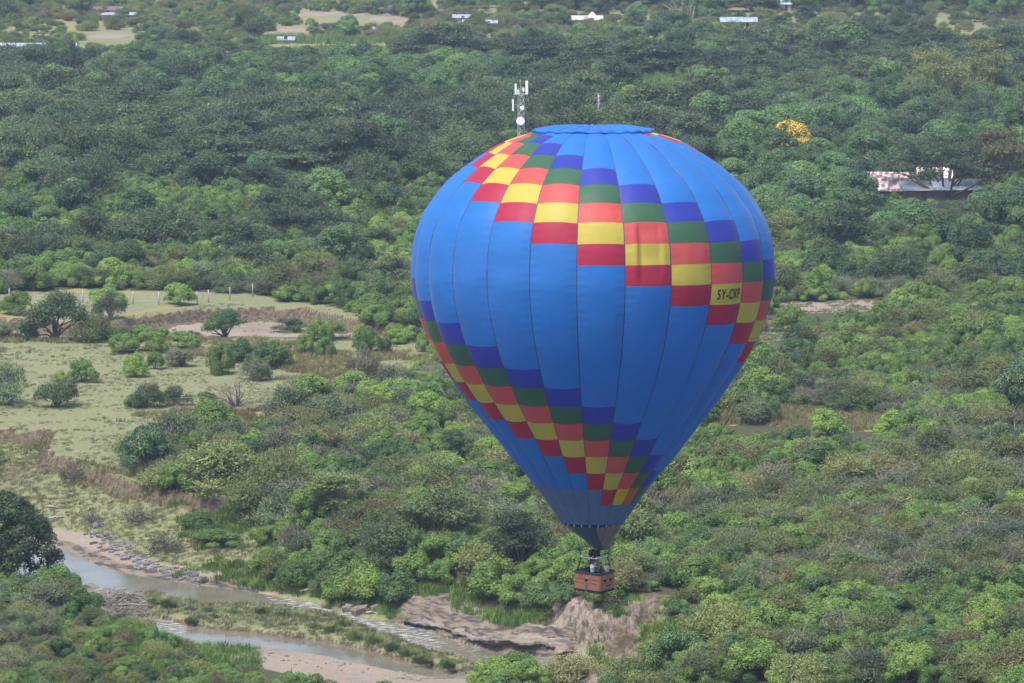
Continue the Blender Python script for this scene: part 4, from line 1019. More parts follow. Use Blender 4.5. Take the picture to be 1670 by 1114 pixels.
 ('thorn', 985, 984, 70, 26, 'tuft of scrub hanging over the clay cliff right under the basket', 1), ('grey', 1050, 990, 60, 30, 'grey scrub on the rim of the clay cliff', 2), ('green', 1110, 1000, 50, 34, 'leafy bush on the rim at the right of the clay cliff', 4),
 ('green', 1452, 347, 62, 26, 'leafy bush in front of the rusty shed', 1), ('green', 1502, 352, 56, 22, 'leafy bush in front of the pale bluish roof', 3), ('broad', 1552, 356, 76, 30, 'dark bush in front of the brown board building', 0), ('green', 1600, 350, 60, 32, 'leafy bush at the right end of the brown board building', 5),
 ('green', 1015, 1035, 50, 34, 'green tuft of shrub on the clay cliff below the basket', 5), ('green', 1065, 1020, 30, 20, 'small shrub on the clay cliff right of the basket', 2),
]
for q in SING: single(q[0], q[1], q[2], q[3], q[4], q[5], i=q[6] if len(q) > 6 else 0)
# blossom on the flowering tree, as part of it
for v__ in (280, 292): blocked.append((*G(1290, v__, 0), 6.5))
yt = [o for o in COL.objects if o.name == 'flowering_tree'][0]
rs = np.random.RandomState(5); _, _, _, _, _, _, yc, yr = plant('yellow', 1000+sum(map(ord, 'yellow'))*7)
V, F, r = leaves(rs, yc, yr, 5200, .15, .10, (1.0, 1.14), -.2); Pm = V.reshape(-1, 4, 3)[:, 0]; kp = fbm(Pm[:, 0]*.9+Pm[:, 2], Pm[:, 1]*.9-Pm[:, 2], 5, 3) > .43; V = V.reshape(-1, 4, 3)[kp].reshape(-1, 3); r = r[kp]; F = np.arange(len(V)).reshape(-1, 4); link('blossom', np_mesh('blossom', V, F, [M['flower']], fattr=dict(rnd=r)), yt)
# reeds along the water
RD = [(333,952,22,14),(358,962,24,16),(372,966,26,18),(392,970,30,18),(410,974,28,16),(428,977,22,13),(468,985,12,8),(540,1000,36,22),(556,1004,30,18),(287,952,20,12),(198,935,14,9),
      (255,985,34,16),(275,990,34,18),(310,994,26,10),(345,996,26,12),(385,1000,24,10),(430,1000,36,14),(465,1005,40,14),(500,1008,36,14),(312,1016,30,12),(350,1006,24,10),
      (515,1024,30,14),(545,1030,32,16),(580,1042,34,18),(610,1048,36,20),(640,1060,36,18),(665,1068,36,18),(690,1080,34,16),(730,1088,40,16),(765,1092,36,14),(520,1012,30,12),(560,1020,30,14),(600,1030,30,14)]
for j, (u, v, w_, h_) in enumerate(RD):
    on = v > 978 and u < 640 or u >= 640
    single('reed', u, v, w_*rng.uniform(.7, 1.1), h_*rng.uniform(.7, 1.1), 'clump of green reeds on the grassy island in the river' if on else 'clump of dark green reeds at the foot of the far river bank', z=hz(*G(u, v, -4.8)), i=j % 3,
           group='reed clumps on the river island' if on else 'reed clumps along the far bank')

# --- fill: thickets and forest
PLACES = [(1230,960,'right of the clay cliff'),(1400,900,'in the thicket right of the basket'),(1560,900,'at the right edge level with the basket'),(1400,1040,'near the bottom, right of centre'),
 (1600,1060,'in the bottom right corner'),(1150,1090,'at the bottom below the clay cliff'),(900,1110,'at the bottom edge beside the river'),(1150,880,'just right of the basket'),(1120,790,'beside the lower cone of the balloon on the right'),
 (1300,780,'below the dry grass strip'),(1500,760,'right of the dry grass strip'),(1640,780,'at the right edge below middle height'),(1300,620,'between pale clearing and dry grass strip'),
 (1500,620,'right of the balloon at middle height'),(1640,640,'at the right edge at middle height'),(1350,460,'between the lobed trees and the pale clearing'),(1550,470,'below the rusty roofs'),
 (860,880,'left of the scoop above the river'),(740,860,'left of the lower balloon above the river'),(600,850,'around the silvery tiered tree'),(760,740,'beside the balloon cone on the left'),(620,740,'right of big grey bush below meadow'),
 (500,760,'above the olive thorn bushes'),(640,620,'between the meadow and the balloon'),(600,500,'left of the balloon at middle height'),(430,460,'behind the right end of the fence'),(200,450,'behind the fence posts'),
 (60,450,'at the left edge behind the terrace'),(100,370,'low in the left forest'),(350,360,'in the centre of the left forest'),(560,400,'in the left forest close to the balloon'),(100,230,'at the upper left'),(330,180,'in the lobed forest at the upper left'),
 (560,170,'in the lobed forest above the tiered pale tree'),(750,170,'left of the mast'),(920,170,'right of the mast'),(1150,200,'above the right shoulder of the balloon'),(1400,230,'left of the tall feathery acacias'),
 (1600,230,'in the upper right forest'),(200,80,'on the hazy plain at the top left'),(550,60,'around the bright green field'),(900,50,'on the hazy plain at the top centre'),(1300,50,'on the hazy plain at the top right'),(1580,80,'on the hazy plain at the top right corner'),
 (100,1010,'on the near bank at the left edge'),(230,1050,'on the near bank in the lower left'),(120,1090,'in the bottom left corner'),(330,1100,'at the tip of the near bank beside the sand bar')]
def place(u, v):
    return min(PLACES, key=lambda p: (p[0]-u)**2+((p[1]-v)*1.6)**2)[2]
def relation(u, v):
    q = min(PLACES, key=lambda p: (p[0]-u)**2+((p[1]-v)*1.6)**2); dx = u-q[0]; dy = (v-q[1])*1.6
    if abs(dx)+abs(dy) < 45: return q[2]
    h_ = 'right' if dx > 0 else 'left'; w_ = 'lower' if dy > 0 else 'upper'
    s = h_ if abs(dx) > 2.2*abs(dy) else (w_ if abs(dy) > 2.2*abs(dx) else w_+' '+h_)
    return q[2]+' ('+s+')'
ORD = ['leftmost', 'second-leftmost', 'third-leftmost', 'fourth-leftmost', 'fifth-leftmost', 'sixth-leftmost', 'seventh-leftmost', 'eighth-leftmost', 'ninth-leftmost', 'tenth-leftmost', 'eleventh-leftmost', 'twelfth-leftmost']
LAB = dict(thorn='olive brown thorn bush', green='bright leafy bush', grey='grey scrub bush', broad='dark lobed tree', acacia='flat acacia', fuzzy='feathery thorn tree')
def cells(y0, y1, c):
    out = []; y = y0
    while y < y1:
        wx_ = .1114*y*1.30+6; xs__ = np.arange(-wx_, wx_, c); j = rng.uniform(-.5, .5, (len(xs__), 2))*c*.85
        out.append(np.stack([xs__+j[:, 0]+(c/2 if int(y/c) % 2 else 0), y+j[:, 1]], 1)); y += c*.9
    return np.concatenate(out)
def allowed(Q, tree=False):
    u = 835+(Q[:, 0]/Q[:, 1])*FPX*.985; ok = np.ones(len(Q), bool)
    dA = pdist(Q, A_); dB = pdist(Q, B_); dN = pdist(Q, N_); dis = np.hypot(Q[:, 0], Q[:, 1]); v = 557+(np.degrees(np.arctan(CAMH/Q[:, 1]))-8.09)*130.9
    for pl in [MEADOW, TERR]: ok &= ~inpoly(Q, pl)
    for dv in (0, 4, 8, 12, 17, 23, 30):
        hh_ = dv*np.clip((v-40)/500+.5, .5, 1)
        Y2 = CAMH/np.tan(np.radians(8.09)+(v-hh_-557)/FPX); Q2 = Q*(Y2/Q[:, 1])[:, None]
        for pl in CLEAR+FIELDS+BARE: ok &= ~inpoly(Q2, pl)
    ok &= ~inpoly(Q, POLY_BED)
    fr_ = inpoly(Q, POLY_FAR)
    okf = (u > 430) & (u < 660) & (dA > 1.6) | (u >= 660) & (u < 1010) & (dB < 3.0) | (u > 1010) & (dB < 2.5) & (v > 1000) | (u > 990) & (v > 1062) | (u > 1100) & (v > 1030) | (u > 300) & (u <= 430) & (dB < 2) | (u<-40)
    if tree: okf &= dB < 2
    ok &= ~fr_ | okf
    nr_ = inpoly(Q, POLY_NEAR); okn = (u < 235) & (dN > 1.2) | (u >= 235) & (u < 330) & (dN > 5.5) | (u >= 330) & (u < 780) & (dN > 14) | (u >= 780) & (dN > 1.0)
    ok &= ~nr_ | okn
    ok &= ~inpoly(Q, POLY_RIVER)
    ok &= ~((u > 1400) & (u < 1605) & (v > 290) & (v < (395 if tree else 350)))
    for bx_, by_, br_ in blocked: ok &= np.hypot(Q[:, 0]-bx_, Q[:, 1]-by_) > br_*.72
    return ok, u, v
FILL = {k: [] for k in NV}
for y0, y1, c, sc_ in ((425, 720, 3.2, 1.06), (720, 1000, 3.9, 1.12), (1000, 1800, 4.9, 1.2)):
    Q = cells(y0, y1, c); ok, u, v = allowed(Q); Q = Q[ok]; u = u[ok]; v = v[ok]
    a = fbm(Q[:, 0]*.035, Q[:, 1]*.035, 101, 3); b = rng.uniform(0, 1, len(Q)); h = height(Q[:, 0], Q[:, 1])
    for (x_, y_), u_, v_, a_, b_, h_ in zip(Q, u, v, a, b, h):
        if v_ < 95 and fbm(np.array([x_*.02]), np.array([y_*.012]), 55, 3)[0] < .43 and b_ > .4: continue
        s_ = sc_*rng.uniform(.72, 1.15)*(1.3 if rng.uniform() < .22 else 1); t = a_+.55*(b_-.5)
        if u_ < 460 and v_ > 940:                       # near bank, lower left
            k = 'green' if t > .66 else ('grey' if b_ > .5 else 'thorn'); s_ *= .55
        elif v_ > 700:
            k = 'green' if t > .56 else ('grey' if t < .40 else 'thorn')
            if u_ < 700 and v_ < 860: k = 'green' if t > .56 else ('grey' if t < .44 else 'thorn')
        elif v_ > 540: k = 'green' if t > .44 else ('grey' if t < .33 else 'thorn')
        elif v_ > 400: k = 'green' if t > .45 else ('grey' if t < .36 else 'thorn')
        elif v_ > 95: k = 'green' if t > .42 else ('grey' if t < .36 else 'thorn')
        else:
            k = 'green' if t > .60 else ('grey' if t > .44 else 'thorn')
            s_ *= .68
            if k == 'green' and b_ < .6: k = 'thorn'
            if k == 'green' and b_ < .25: k = 'grey'
        FILL[k].append((x_, y_, h_-.1, s_, s_*rng.uniform(.85, 1.2), u_, v_))
Q = cells(455, 1800, 7.4); ok, u, v = allowed(Q, True)
for (x_, y_), o_, u_, v_ in zip(Q, ok, u, v):
    if not o_: continue
    a_ = fbm(np.array([x_*.02]), np.array([y_*.015]), 203, 3)[0]; b_ = rng.uniform(); k = None
    big = 1.0
    if v_ < 90: k = ('fuzzy' if a_ > .55 else 'broad') if b_ > .93 and (u_ > 900 or b_ > .97) else ('acacia' if (v_ < 22 and u_ > 850 and b_ > .5) else None)
    elif v_ < 200:
        if u_ < 850:
            if v_ < 125: k = ('acacia' if b_ > .5 else 'fuzzy') if b_ > .68 and v_ > 96 else None; big = .8
            else: k = 'broad' if (u_ > 230 and b_ > .12 or b_ > .6) else ('fuzzy' if b_ > .05 else None); big = 1.15
        else: k = ('acacia' if b_ > .55 else None) if a_ > .5 else ('broad' if b_ > .70 else ('fuzzy' if b_ > .55 else None)); big = 1.1
    elif v_ < 300: k = (('fuzzy' if a_ > .48 else 'acacia') if b_ > .22 else ('broad' if b_ > .12 else None)) if u_ < 1150 else ('broad' if b_ > .35 else ('fuzzy' if b_ > .2 else None)); big = 1.2
    elif v_ < 410 and u_ > 1180: k = 'broad' if b_ > .15 else None; big = 1.1
    elif v_ < 480: k = 'fuzzy' if b_ > .86 else ('broad' if b_ > .76 else None)
    elif v_ > 600 and u_ > 500: k = 'broad' if b_ > .985 else None
    if k:
        s_ = big*rng.uniform(.75, 1.3)*(.98 if k == 'broad' else .95); FILL[k].append((x_, y_, hz(x_, y_)-.1, s_, s_*rng.uniform(.85, 1.15), u_, v_))
print({k: len(v) for k, v in FILL.items()})
HPX = dict(thorn=2.4, green=2.6, grey=2.2, broad=6.5, acacia=6.8, fuzzy=6.3)
def balloon_hides(u, v):
    if v < 205 or v > 860: return False
    hw_ = np.interp(v, [205,245,300,400,460,550,650,750,855], [95,180,243,292,296,273,210,130,50]); return abs(u-966) < hw_-6
stuffcols = {}
for k, L in FILL.items():
    # those largest in the picture become objects, the rest one mass
    def key(q):
        vv = q[6]-HPX[k]*q[4]*FPX/math.hypot(q[1], CAMH)*.6
        vis = -15 < q[5] < 1685 and vv < 1112 and vv > -4 and not balloon_hides(q[5], vv)
        return (0 if vis else 1, q[1]/q[3])
    L.sort(key=key); LIM = 296 if k in ('thorn', 'green', 'grey') else 230
    vis = [q for q in L[:LIM] if not key(q)[0]]; j = len(vis); rel = {}
    for q in vis: rel.setdefault(relation(q[5], q[6]), []).append(q)
    for pl, qs in rel.items():
        qs.sort(key=lambda q: q[5])
        for i_, q in enumerate(qs):
            lb = LAB[k]+' '+pl if len(qs) == 1 else (ORD[i_]+' '+LAB[k]+' '+pl if len(qs) <= 12 else LAB[k]+' '+pl)
            if len(lb.split()) > 16: lb = lb.replace('beside the lower cone of the balloon on the right', 'right of the lower balloon').replace(' the ', ' ')
            put(k, rng.randint(NV[k]), q[:3], rng.uniform(0, 6.28), q[3], q[4], lb, LAB[k]+' plants '+place(q[5], q[6]))
    rest = L[j:]
    pc = bpy.data.collections.new('plants_'+k)
    for i in range(NV[k]):
        o = bpy.data.objects.new(NAMES[k]+'_source', proto(k, i)[2]); pc.objects.link(o)
    stuffcols[k] = (pc, rest, NV[k])
def scatter(name, label, pc, pts, nvar, mats=()):
    """stuff: one object whose points carry plants"""
    n_ = len(pts); P = np.array([q[:3] for q in pts], np.float32)
    me = bpy.data.meshes.new(name); me.vertices.add(n_); me.vertices.foreach_set('co', P.ravel())
    at = me.attributes.new('rz', 'FLOAT_VECTOR', 'POINT'); rz_ = np.zeros((n_, 3), np.float32); rz_[:, 2] = rng.uniform(0, 6.28, n_); at.data.foreach_set('vector', rz_.ravel())
    at = me.attributes.new('sc', 'FLOAT_VECTOR', 'POINT'); at.data.foreach_set('vector', np.array([(q[3], q[3], q[4]) for q in pts], np.float32).ravel())
    at = me.attributes.new('ix', 'INT', 'POINT'); at.data.foreach_set('value', rng.randint(0, nvar, n_).astype(np.int32))
    me.update(); o = link(name, me)
    ng = bpy.data.node_groups.new('scatter_'+name, 'GeometryNodeTree'); ng.interface.new_socket('Geometry', in_out='INPUT', socket_type='NodeSocketGeometry'); ng.interface.new_socket('Geometry', in_out='OUTPUT', socket_type='NodeSocketGeometry')
    gi = ng.nodes.new('NodeGroupInput'); go = ng.nodes.new('NodeGroupOutput'); ip = ng.nodes.new('GeometryNodeInstanceOnPoints'); ci = ng.nodes.new('GeometryNodeCollectionInfo')
    ci.inputs['Collection'].default_value = pc; ci.inputs['Separate Children'].default_value = True; ci.inputs['Reset Children'].default_value = True
    def na(nm, dt):
        q = ng.nodes.new('GeometryNodeInputNamedAttribute'); q.data_type = dt; q.inputs['Name'].default_value = nm; return q.outputs[0]
    L_ = ng.links.new; L_(gi.outputs[0], ip.inputs['Points']); L_(ci.outputs[0], ip.inputs['Instance']); ip.inputs['Pick Instance'].default_value = True
    L_(na('ix', 'INT'), ip.inputs['Instance Index']); L_(na('rz', 'FLOAT_VECTOR'), ip.inputs['Rotation']); L_(na('sc', 'FLOAT_VECTOR'), ip.inputs['Scale']); L_(ip.outputs[0], go.inputs[0])
    md = o.modifiers.new('scatter', 'NODES'); md.node_group = ng
    tag(o, label, None, None, 'stuff'); return o
ST = dict(thorn='distant_thorn_thicket', green='distant_leafy_thicket', grey='distant_scrub', broad='distant_broadleaf_forest', acacia='distant_acacia_woodland', fuzzy='distant_thorn_woodland')
for k, (pc, rest, nv) in stuffcols.items():
    if rest: scatter(ST[k], 'mass of '+LAB[k]+' growth reaching to the far plain', pc, rest, nv)
# --- grass
def tuftcol(kind, nv=4):
    pc = bpy.data.collections.new('plants_'+kind)
    for i in range(nv):
        V, F, r, tr, m1, m2, _, _ = plant(kind, 50+i); o = bpy.data.objects.new(kind+'_source', np_mesh(kind, V, F, [m1], fattr=dict(rnd=r))); pc.objects.link(o)
    return pc
def scat(n_, box, test, smin, smax):
    x0, x1, y0, y1 = box; Q = np.stack([rng.uniform(x0, x1, n_), rng.uniform(y0, y1, n_)], 1); Q = Q[test(Q)]; h = height(Q[:, 0], Q[:, 1]); s_ = rng.uniform(smin, smax, len(Q))
    return [(a[0], a[1], b, c, c) for a, b, c in zip(Q, h, s_)]
inany = lambda Q, L: np.any([inpoly(Q, p_) for p_ in L], 0)
fardA = lambda Q, d: pdist(Q, A_) > d
g1 = lambda Q: (inpoly(Q, MEADOW) | inpoly(Q, TERR)) & (fbm(Q[:, 0]*.3, Q[:, 1]*.3, 61) > .47) & (fbm(Q[:, 0]*.035, Q[:, 1]*.05, 21) < .53)
pts = scat(48000, (-80, 20, 505, 725), g1, .35, .9)
g2 = lambda Q: inpoly(Q, POLY_FAR) & fardA(Q, 4.5) & (835+(Q[:, 0]/Q[:, 1])*7387 < 905) & (fbm(Q[:, 0]*.2, Q[:, 1]*.2, 64) > .28)
pts += scat(30000, (-75, 12, 455, 580), g2, .6, 1.4)
pts += scat(16000, (-60, 10, 430, 520), lambda Q: inpoly(Q, ISL) & (pdist(Q, ISL+ISL[:1]) > .25), .8, 1.7)
pts += scat(30000, (20, 70, 560, 760), lambda Q: inany(Q, CLEAR) & (fbm(Q[:, 0]*.3, Q[:, 1]*.3, 61) > .45), .6, 1.3)
pts += scat(3000, (-80, 60, 600, 720), lambda Q: inpoly(Q, POLY_BED) & (fbm(Q[:, 0]*.08, Q[:, 1]*.16, 67) > .5), .8, 1.6)
scatter('grass', 'short green grass of the meadow, the river banks and the island', tuftcol('tuft'), pts, 4)
pts = scat(40000, (-80, 20, 505, 725), lambda Q: inpoly(Q, MEADOW) & (fbm(Q[:, 0]*.035, Q[:, 1]*.05, 21) > .505), .7, 1.3)
pts += scat(14000, (20, 70, 560, 680), lambda Q: inpoly(Q, CLEAR[0]), .7, 1.3)
pts += scat(9000, (-75, 12, 455, 600), lambda Q: inpoly(Q, POLY_FAR) & (pdist(Q, B_) < 3.5) & (fbm(Q[:, 0]*.3, Q[:, 1]*.3, 71) > .45) & (835+(Q[:, 0]/Q[:, 1])*7387 < 890), .7, 1.3)
scatter('dry_grass', 'tall straw coloured grass in patches on the meadow and the strip right of the balloon', tuftcol('drytuft'), pts, 4)
pts = scat(26000, (-90, 120, 1000, 1400), lambda Q: inany(Q, FIELDS), .8, 1.3)
scatter('crop_grass', 'bright green crop standing in the far fields', tuftcol('croptuft'), pts, 4)
pts = scat(11000, (-70, 20, 415, 480), lambda Q: (inpoly(Q, POLY_NEAR) & (835+(Q[:, 0]/Q[:, 1])*7387 < 420) & (pdist(Q, N_) > .8)) | (Q[:, 1] < 440) & ~inpoly(Q, POLY_NEAR) & ~inpoly(Q, POLY_RIVER), .7, 1.4)
pts += scat(2600, (-80, 20, 505, 700), lambda Q: inpoly(Q, MEADOW) & (fbm(Q[:, 0]*.12, Q[:, 1]*.12, 161) > .6), .5, 1.2)
pts += scat(4000, (5, 30, 440, 475), lambda Q: inpoly(Q, POLY_FAR) & (835+(Q[:, 0]/Q[:, 1])*7387 > 960) & fardA(Q, 2.5) & (fbm(Q[:, 0]*.35, Q[:, 1]*.35, 90) < .46), .7, 1.5)
pts += scat(26000, (-75, 12, 455, 560), lambda Q: inpoly(Q, POLY_FAR) & fardA(Q, 1.0) & (835+(Q[:, 0]/Q[:, 1])*7387 > 200+260*fbm(Q[:, 0]*.15, Q[:, 1]*.15, 98)) & (835+(Q[:, 0]/Q[:, 1])*7387 < 900) & ((fbm(Q[:, 0]*.2, Q[:, 1]*.2, 74) > .5) | (835+(Q[:, 0]/Q[:, 1])*7387 < 650) & (835+(Q[:, 0]/Q[:, 1])*7387 > 430)) & (fardA(Q, 3.4) | (835+(Q[:, 0]/Q[:, 1])*7387 < 650)), .8, 1.7)
scatter('weeds', 'rank green weeds covering the lower river banks', tuftcol('weed'), pts, 4)

# ------------------------------------------------------------------ rocks, driftwood
slate = plain('slate_rock', (.135,.135,.138), .6, var=.45, scale=2); brownrock = plain('brown_rock', (.16,.13,.105), .8, var=.4, scale=2)
def rock(name, x, y, z, sx, sy, sz, rz, m, seed, tilt=.15):
    rs = np.random.RandomState(seed); bm = bmesh.new(); bmesh.ops.create_icosphere(bm, subdivisions=3, radius=1)
    o = rs.uniform(0, 50)
    for v in bm.verts:
        c = v.co.copy(); q = [np.array([c.x*1.6+o]), np.array([c.y*1.6+c.z*2.1+o])]; n_ = vnoise(*q, seed)[0]-.5
        c = Vector([math.copysign(abs(a)**.62, a) for a in c]); v.co = c*(.8+.42*n_)+Vector((0, 0, .12*n_))
    me = bpy.data.meshes.new(name); bm.to_mesh(me); bm.free(); me.materials.append(m)
    ob = link(name, me, None, (x, y, z), rz); ob.scale = (sx, sy, sz); ob.rotation_euler = (rs.normal()*tilt, rs.normal()*tilt, rz); return ob
rr = np.random.RandomState(3)
def putrock(u, v, w_, h_, m, label, seed, group=None, zoff=0):
    z_ = -4.8
    for _ in range(3): x_, y_ = G(u, v, z_); z_ = hz(x_, y_)
    _, _, ppm = proj(x_, y_, z_); a = w_/ppm/2
    o = rock('rock', x_, y_, z_+h_/ppm*.2+zoff, a, a*rr.uniform(.5, .9), max(.08, h_/ppm/1.6), rr.uniform(-.4, .4), m, seed); tag(o, label, 'rock', group); return o
for j, q in enumerate([(157,872,18,12,'upright grey slate boulder on the pink sand'), (166,871,10,9,'small slate boulder leaning on the upright one'), (173,880,14,6,'flat slate slab below the upright boulder'), (190,882,14,5,'thin flat slab right of the others'),
                       (140,879,10,4,'thin sliver of slate on the sand'), (212,893,20,9,'dark slab at the top of the slate rocks')]):
    putrock(q[0], q[1], q[2], q[3], slate, q[4], 40+j)
for j in range(170):
    t = rr.uniform(); u = 150+t*185; v = 900+t*50-rr.uniform(0, 1)*(28 if t < .6 else 14)+(8 if t > .3 else 0)
    putrock(u, v, rr.uniform(5, 17), rr.uniform(2.5, 6), slate if rr.uniform() < .75 else brownrock, 'flat slate slab lying among the rocks of the far river edge', 60+j, 'slate slabs along the far river edge')
putrock(152, 966, 36, 18, brownrock, 'brown boulder standing in the river above the driftwood', 7, zoff=.0); putrock(128, 966, 20, 9, brownrock, 'low rock in the water left of the brown boulder', 8)
for j, (u, v, w_, h_) in enumerate([(236,1012,12,5),(249,1018,16,6),(262,1026,14,6),(275,1030,12,5),(270,1012,14,5),(285,1018,16,5),(300,1020,14,5),(240,1030,12,5),(262,1040,10,5),(278,1046,12,6),(300,962,12,4),(260,958,10,4),(232,950,12,4),
                                    (330,1022,14,6),(360,1030,16,6),(400,1036,18,6),(440,1040,16,6),(480,1046,18,6),(520,1052,14,6),(560,1062,16,7),(600,1072,16,8),(620,1082,18,9),(650,1092,16,8),(680,1098,16,7),(585,1078,12,5),(500,970,12,5),(370,986,8,3),(428,995,8,3),(480,998,10,4)]):
    putrock(u, v, w_, h_, brownrock if j % 2 else slate, 'small dark stone at the water edge of the island and rapids', 200+j, 'small stones round the island')
for j in range(70):
    t = rr.uniform(); u = 330+t*360; v = 1056+t*32+rr.uniform(-2, 14+10*t); putrock(u, v, rr.uniform(3, 9), rr.uniform(1.5, 3.5), brownrock if j % 3 else slate, 'pebble sized stone scattered on the sand bar', 300+j, 'stones scattered on the sand bar')
for j, (u, v, w_, h_) in enumerate([(570,995,26,14),(588,1000,34,18),(612,1002,24,12),(560,1003,18,8)]):
    putrock(u, v, w_, h_, brownrock, ['left rounded boulder under the bank by the rapids', 'large brown boulder under the bank by the rapids', 'right boulder under the bank by the rapids', 'low boulder at the water by the rapids'][j], 400+j)
# sandstone ledges and the undercut below the clay cliff
ledge = M['ledge'] = None
m, n = mat('sandstone'); N = NT(n); tc = N('ShaderNodeNewGeometry'); mp = N('ShaderNodeMapping'); mp.inputs['Scale'].default_value = (.35, .35, 3.2); mp.inputs['Rotation'].default_value = (.1, .15, 0); N.link(tc.outputs['Position'], mp.inputs[0])
f = N.noise(1.3, 6, .65, mp.outputs[0]); f2 = N.noise(.6, 3, .5, tc.outputs['Position'])
c = N.mix(N.ramp(f, .36, .62), (.056,.051,.047), (.205,.162,.122)); c = N.mix(N.ramp(f2, .5, .7), c, (.165,.135,.115))
sz_ = N('ShaderNodeSeparateXYZ'); N.link(tc.outputs['Position'], sz_.inputs[0]); wet = N.ramp(N.math('ADD', sz_.outputs[2], N.math('MULTIPLY', f2, .8)), -4.3, -4.0)
c = N.mix(wet, (.05,.048,.05), c)
p = N('ShaderNodeBsdfPrincipled'); N.link(c, p.inputs['Base Color']); p.inputs['Roughness'].default_value = .8
bp = N('ShaderNodeBump'); bp.inputs['Strength'].default_value = .8; bp.inputs['Distance'].default_value = .15; N.link(f, bp.inputs['Height']); N.link(bp.outputs[0], p.inputs['Normal']); N.link(p.outputs[0], N('ShaderNodeOutputMaterial').inputs[0])
sand_m = m
def ledge_obj(pts, label, seed):
    """pts: (u, v at the water, height m, depth m) -> a continuous rock shelf with an overhanging lip"""
    V = []; F = []; rs = np.random.RandomState(seed); P = []
    for (a, b) in zip(pts[:-1], pts[1:]):
        for t in np.linspace(0, 1, 22, endpoint=False): P.append([a[i]+(b[i]-a[i])*t for i in range(4)])
    P.append(list(pts[-1])); W_ = [Vector((*G(q[0], q[1], WZ), WZ)) for q in P]; n_ = len(P)
    sec = [(.35, -.5), (.30, .12), (.38, .38), (.02, .58), (-.05, .70), (.03, .86), (.18, .96), (.42, 1.02), (.75, 1.05), (1.0, .85)]
    for i in range(n_):
        d = (W_[min(i+1, n_-1)]-W_[max(i-1, 0)]).normalized(); nb = Vector((-d.y, d.x, 0))       # towards the bank
        h_, dp = P[i][2]*.78, P[i][3]*.9
        for j, (o_, z_) in enumerate(sec):
            w1 = (fbm(np.array([i*.09]), np.array([j*.55]), seed, 3)[0]-.5); w2 = (fbm(np.array([i*.22]), np.array([j*.8]), seed+9, 3)[0]-.5)
            V.append(W_[i]+nb*(o_*dp+w1*1.3+w2*.5)+Vector((0, 0, h_*z_+w2*.45+w1*.3*(j > 2))))
    m_ = len(sec)
    F = [(i*m_+j, (i+1)*m_+j, (i+1)*m_+j+1, i*m_+j+1) for i in range(n_-1) for j in range(m_-1)]
    o = link('rock_ledge', np_mesh('rock_ledge', V, np.array(F), [sand_m], smooth=True)); tag(o, label, 'rock ledge'); return o
ledge_obj([(655,1019,.6,1.6),(700,1028,1.2,2.4),(740,1043,1.5,2.8),(775,1055,1.3,2.6)], 'left banded sandstone ledge along the rapids', 11)
ledge_obj([(760,1051,1.1,2.8),(800,1063,1.9,3.4),(850,1068,2.3,3.8),(885,1070,2.4,3.6),(903,1072,2.0,2.6),(914,1078,1.2,2.0)], 'right undercut sandstone ledge with a dark hollow at the water', 12)
# driftwood
def logs(name, spots, m_, seed):
    rs = np.random.RandomState(seed); mb = MB()
    for (x_, y_, z_, L, r_, el) in spots:
        a = rs.uniform(0, 6.28); d = Vector((math.cos(a), math.sin(a), el)); p0 = Vector((x_, y_, z_))-d*L/2
        P_ = [p0+d*L*t+Vector(rs.normal(size=3)*.05*L*(0 < t < 1)) for t in (0, .3, .6, 1)]; mb.tube(P_, [r_, r_*.85, r_*.6, r_*.25], 5)
        if rs.uniform() < .5: q = P_[1]; e = Vector((rs.normal(), rs.normal(), abs(rs.normal()))).normalized()*L*.3; mb.tube([q, q+e*.5, q+e], [r_*.6, r_*.4, r_*.15], 4)
    return mb.build(name, m_, None, True)
rs = np.random.RandomState(12); sp = []
for j in range(420):
    u = rs.uniform(136, 240); v = rs.uniform(968, 1002); x_, y_ = G(u, v, -4.6); e = math.exp(-((u-185)/42)**2-((v-985)/16)**2); sp.append((x_, y_, -4.75+rs.uniform(0, 1.6)*e, rs.uniform(.7, 2.4), rs.uniform(.035, .09), rs.uniform(-.3, .5)))
for j in range(8):
    u = rs.uniform(150, 228); v = rs.uniform(975, 995); x_, y_ = G(u, v, -4.4); sp.append((x_, y_, -3.9, rs.uniform(2.5, 4), .12, rs.uniform(-.2, .4)))
o = logs('driftwood', sp, M['twig'], 4); tag(o, 'grey tangle of driftwood heaped at the head of the river island', None, None, 'stuff')
for j, (u, v, L, lb) in enumerate([(512,977,3.2,'pale forked log lying at the far water edge'), (610,975,1.8,'short pale branch under the bank trees'), (263,1004,2.0,'dark log lying at the island edge'), (88,822,2.4,'grey log on the upper river flat'),
                                    (100,832,3.0,'long pale log on the upper river flat'), (248,834,1.6,'bleached branch on the green bank'), (1010,1036,1.6,'bleached branch on the clay slope'), (372,905,2.2,'white hooked branch hanging from the flood wrack')]):
    z_ = -4.5
    for _ in range(4): x_, y_ = G(u, v, z_); z_ = hz(x_, y_)
    rs2 = np.random.RandomState(500+j); mb = MB(); a = rs2.uniform(-.5, .5); d = Vector((math.cos(a), math.sin(a), .05)); P_ = [d*L*(t-.5)+Vector((0, 0, .12+.1*math.sin(t*5))) for t in (0, .25, .5, .75, 1)]
    mb.tube(P_, [.11, .10, .08, .06, .03], 7); e = Vector((.4, .3, .5)); mb.tube([P_[1], P_[1]+e*L*.2, P_[1]+e*L*.35+Vector((.1, 0, 0))], [.06, .045, .015], 5); mb.tube([P_[2], P_[2]+Vector((-.3, .2, .3))*L*.3], [.05, .015], 5)
    o = mb.build('log', plain('bleached_wood', (.34,.30,.26), .85, var=.3), None, True, loc=(x_, y_, z_)); tag(o, lb, 'log')
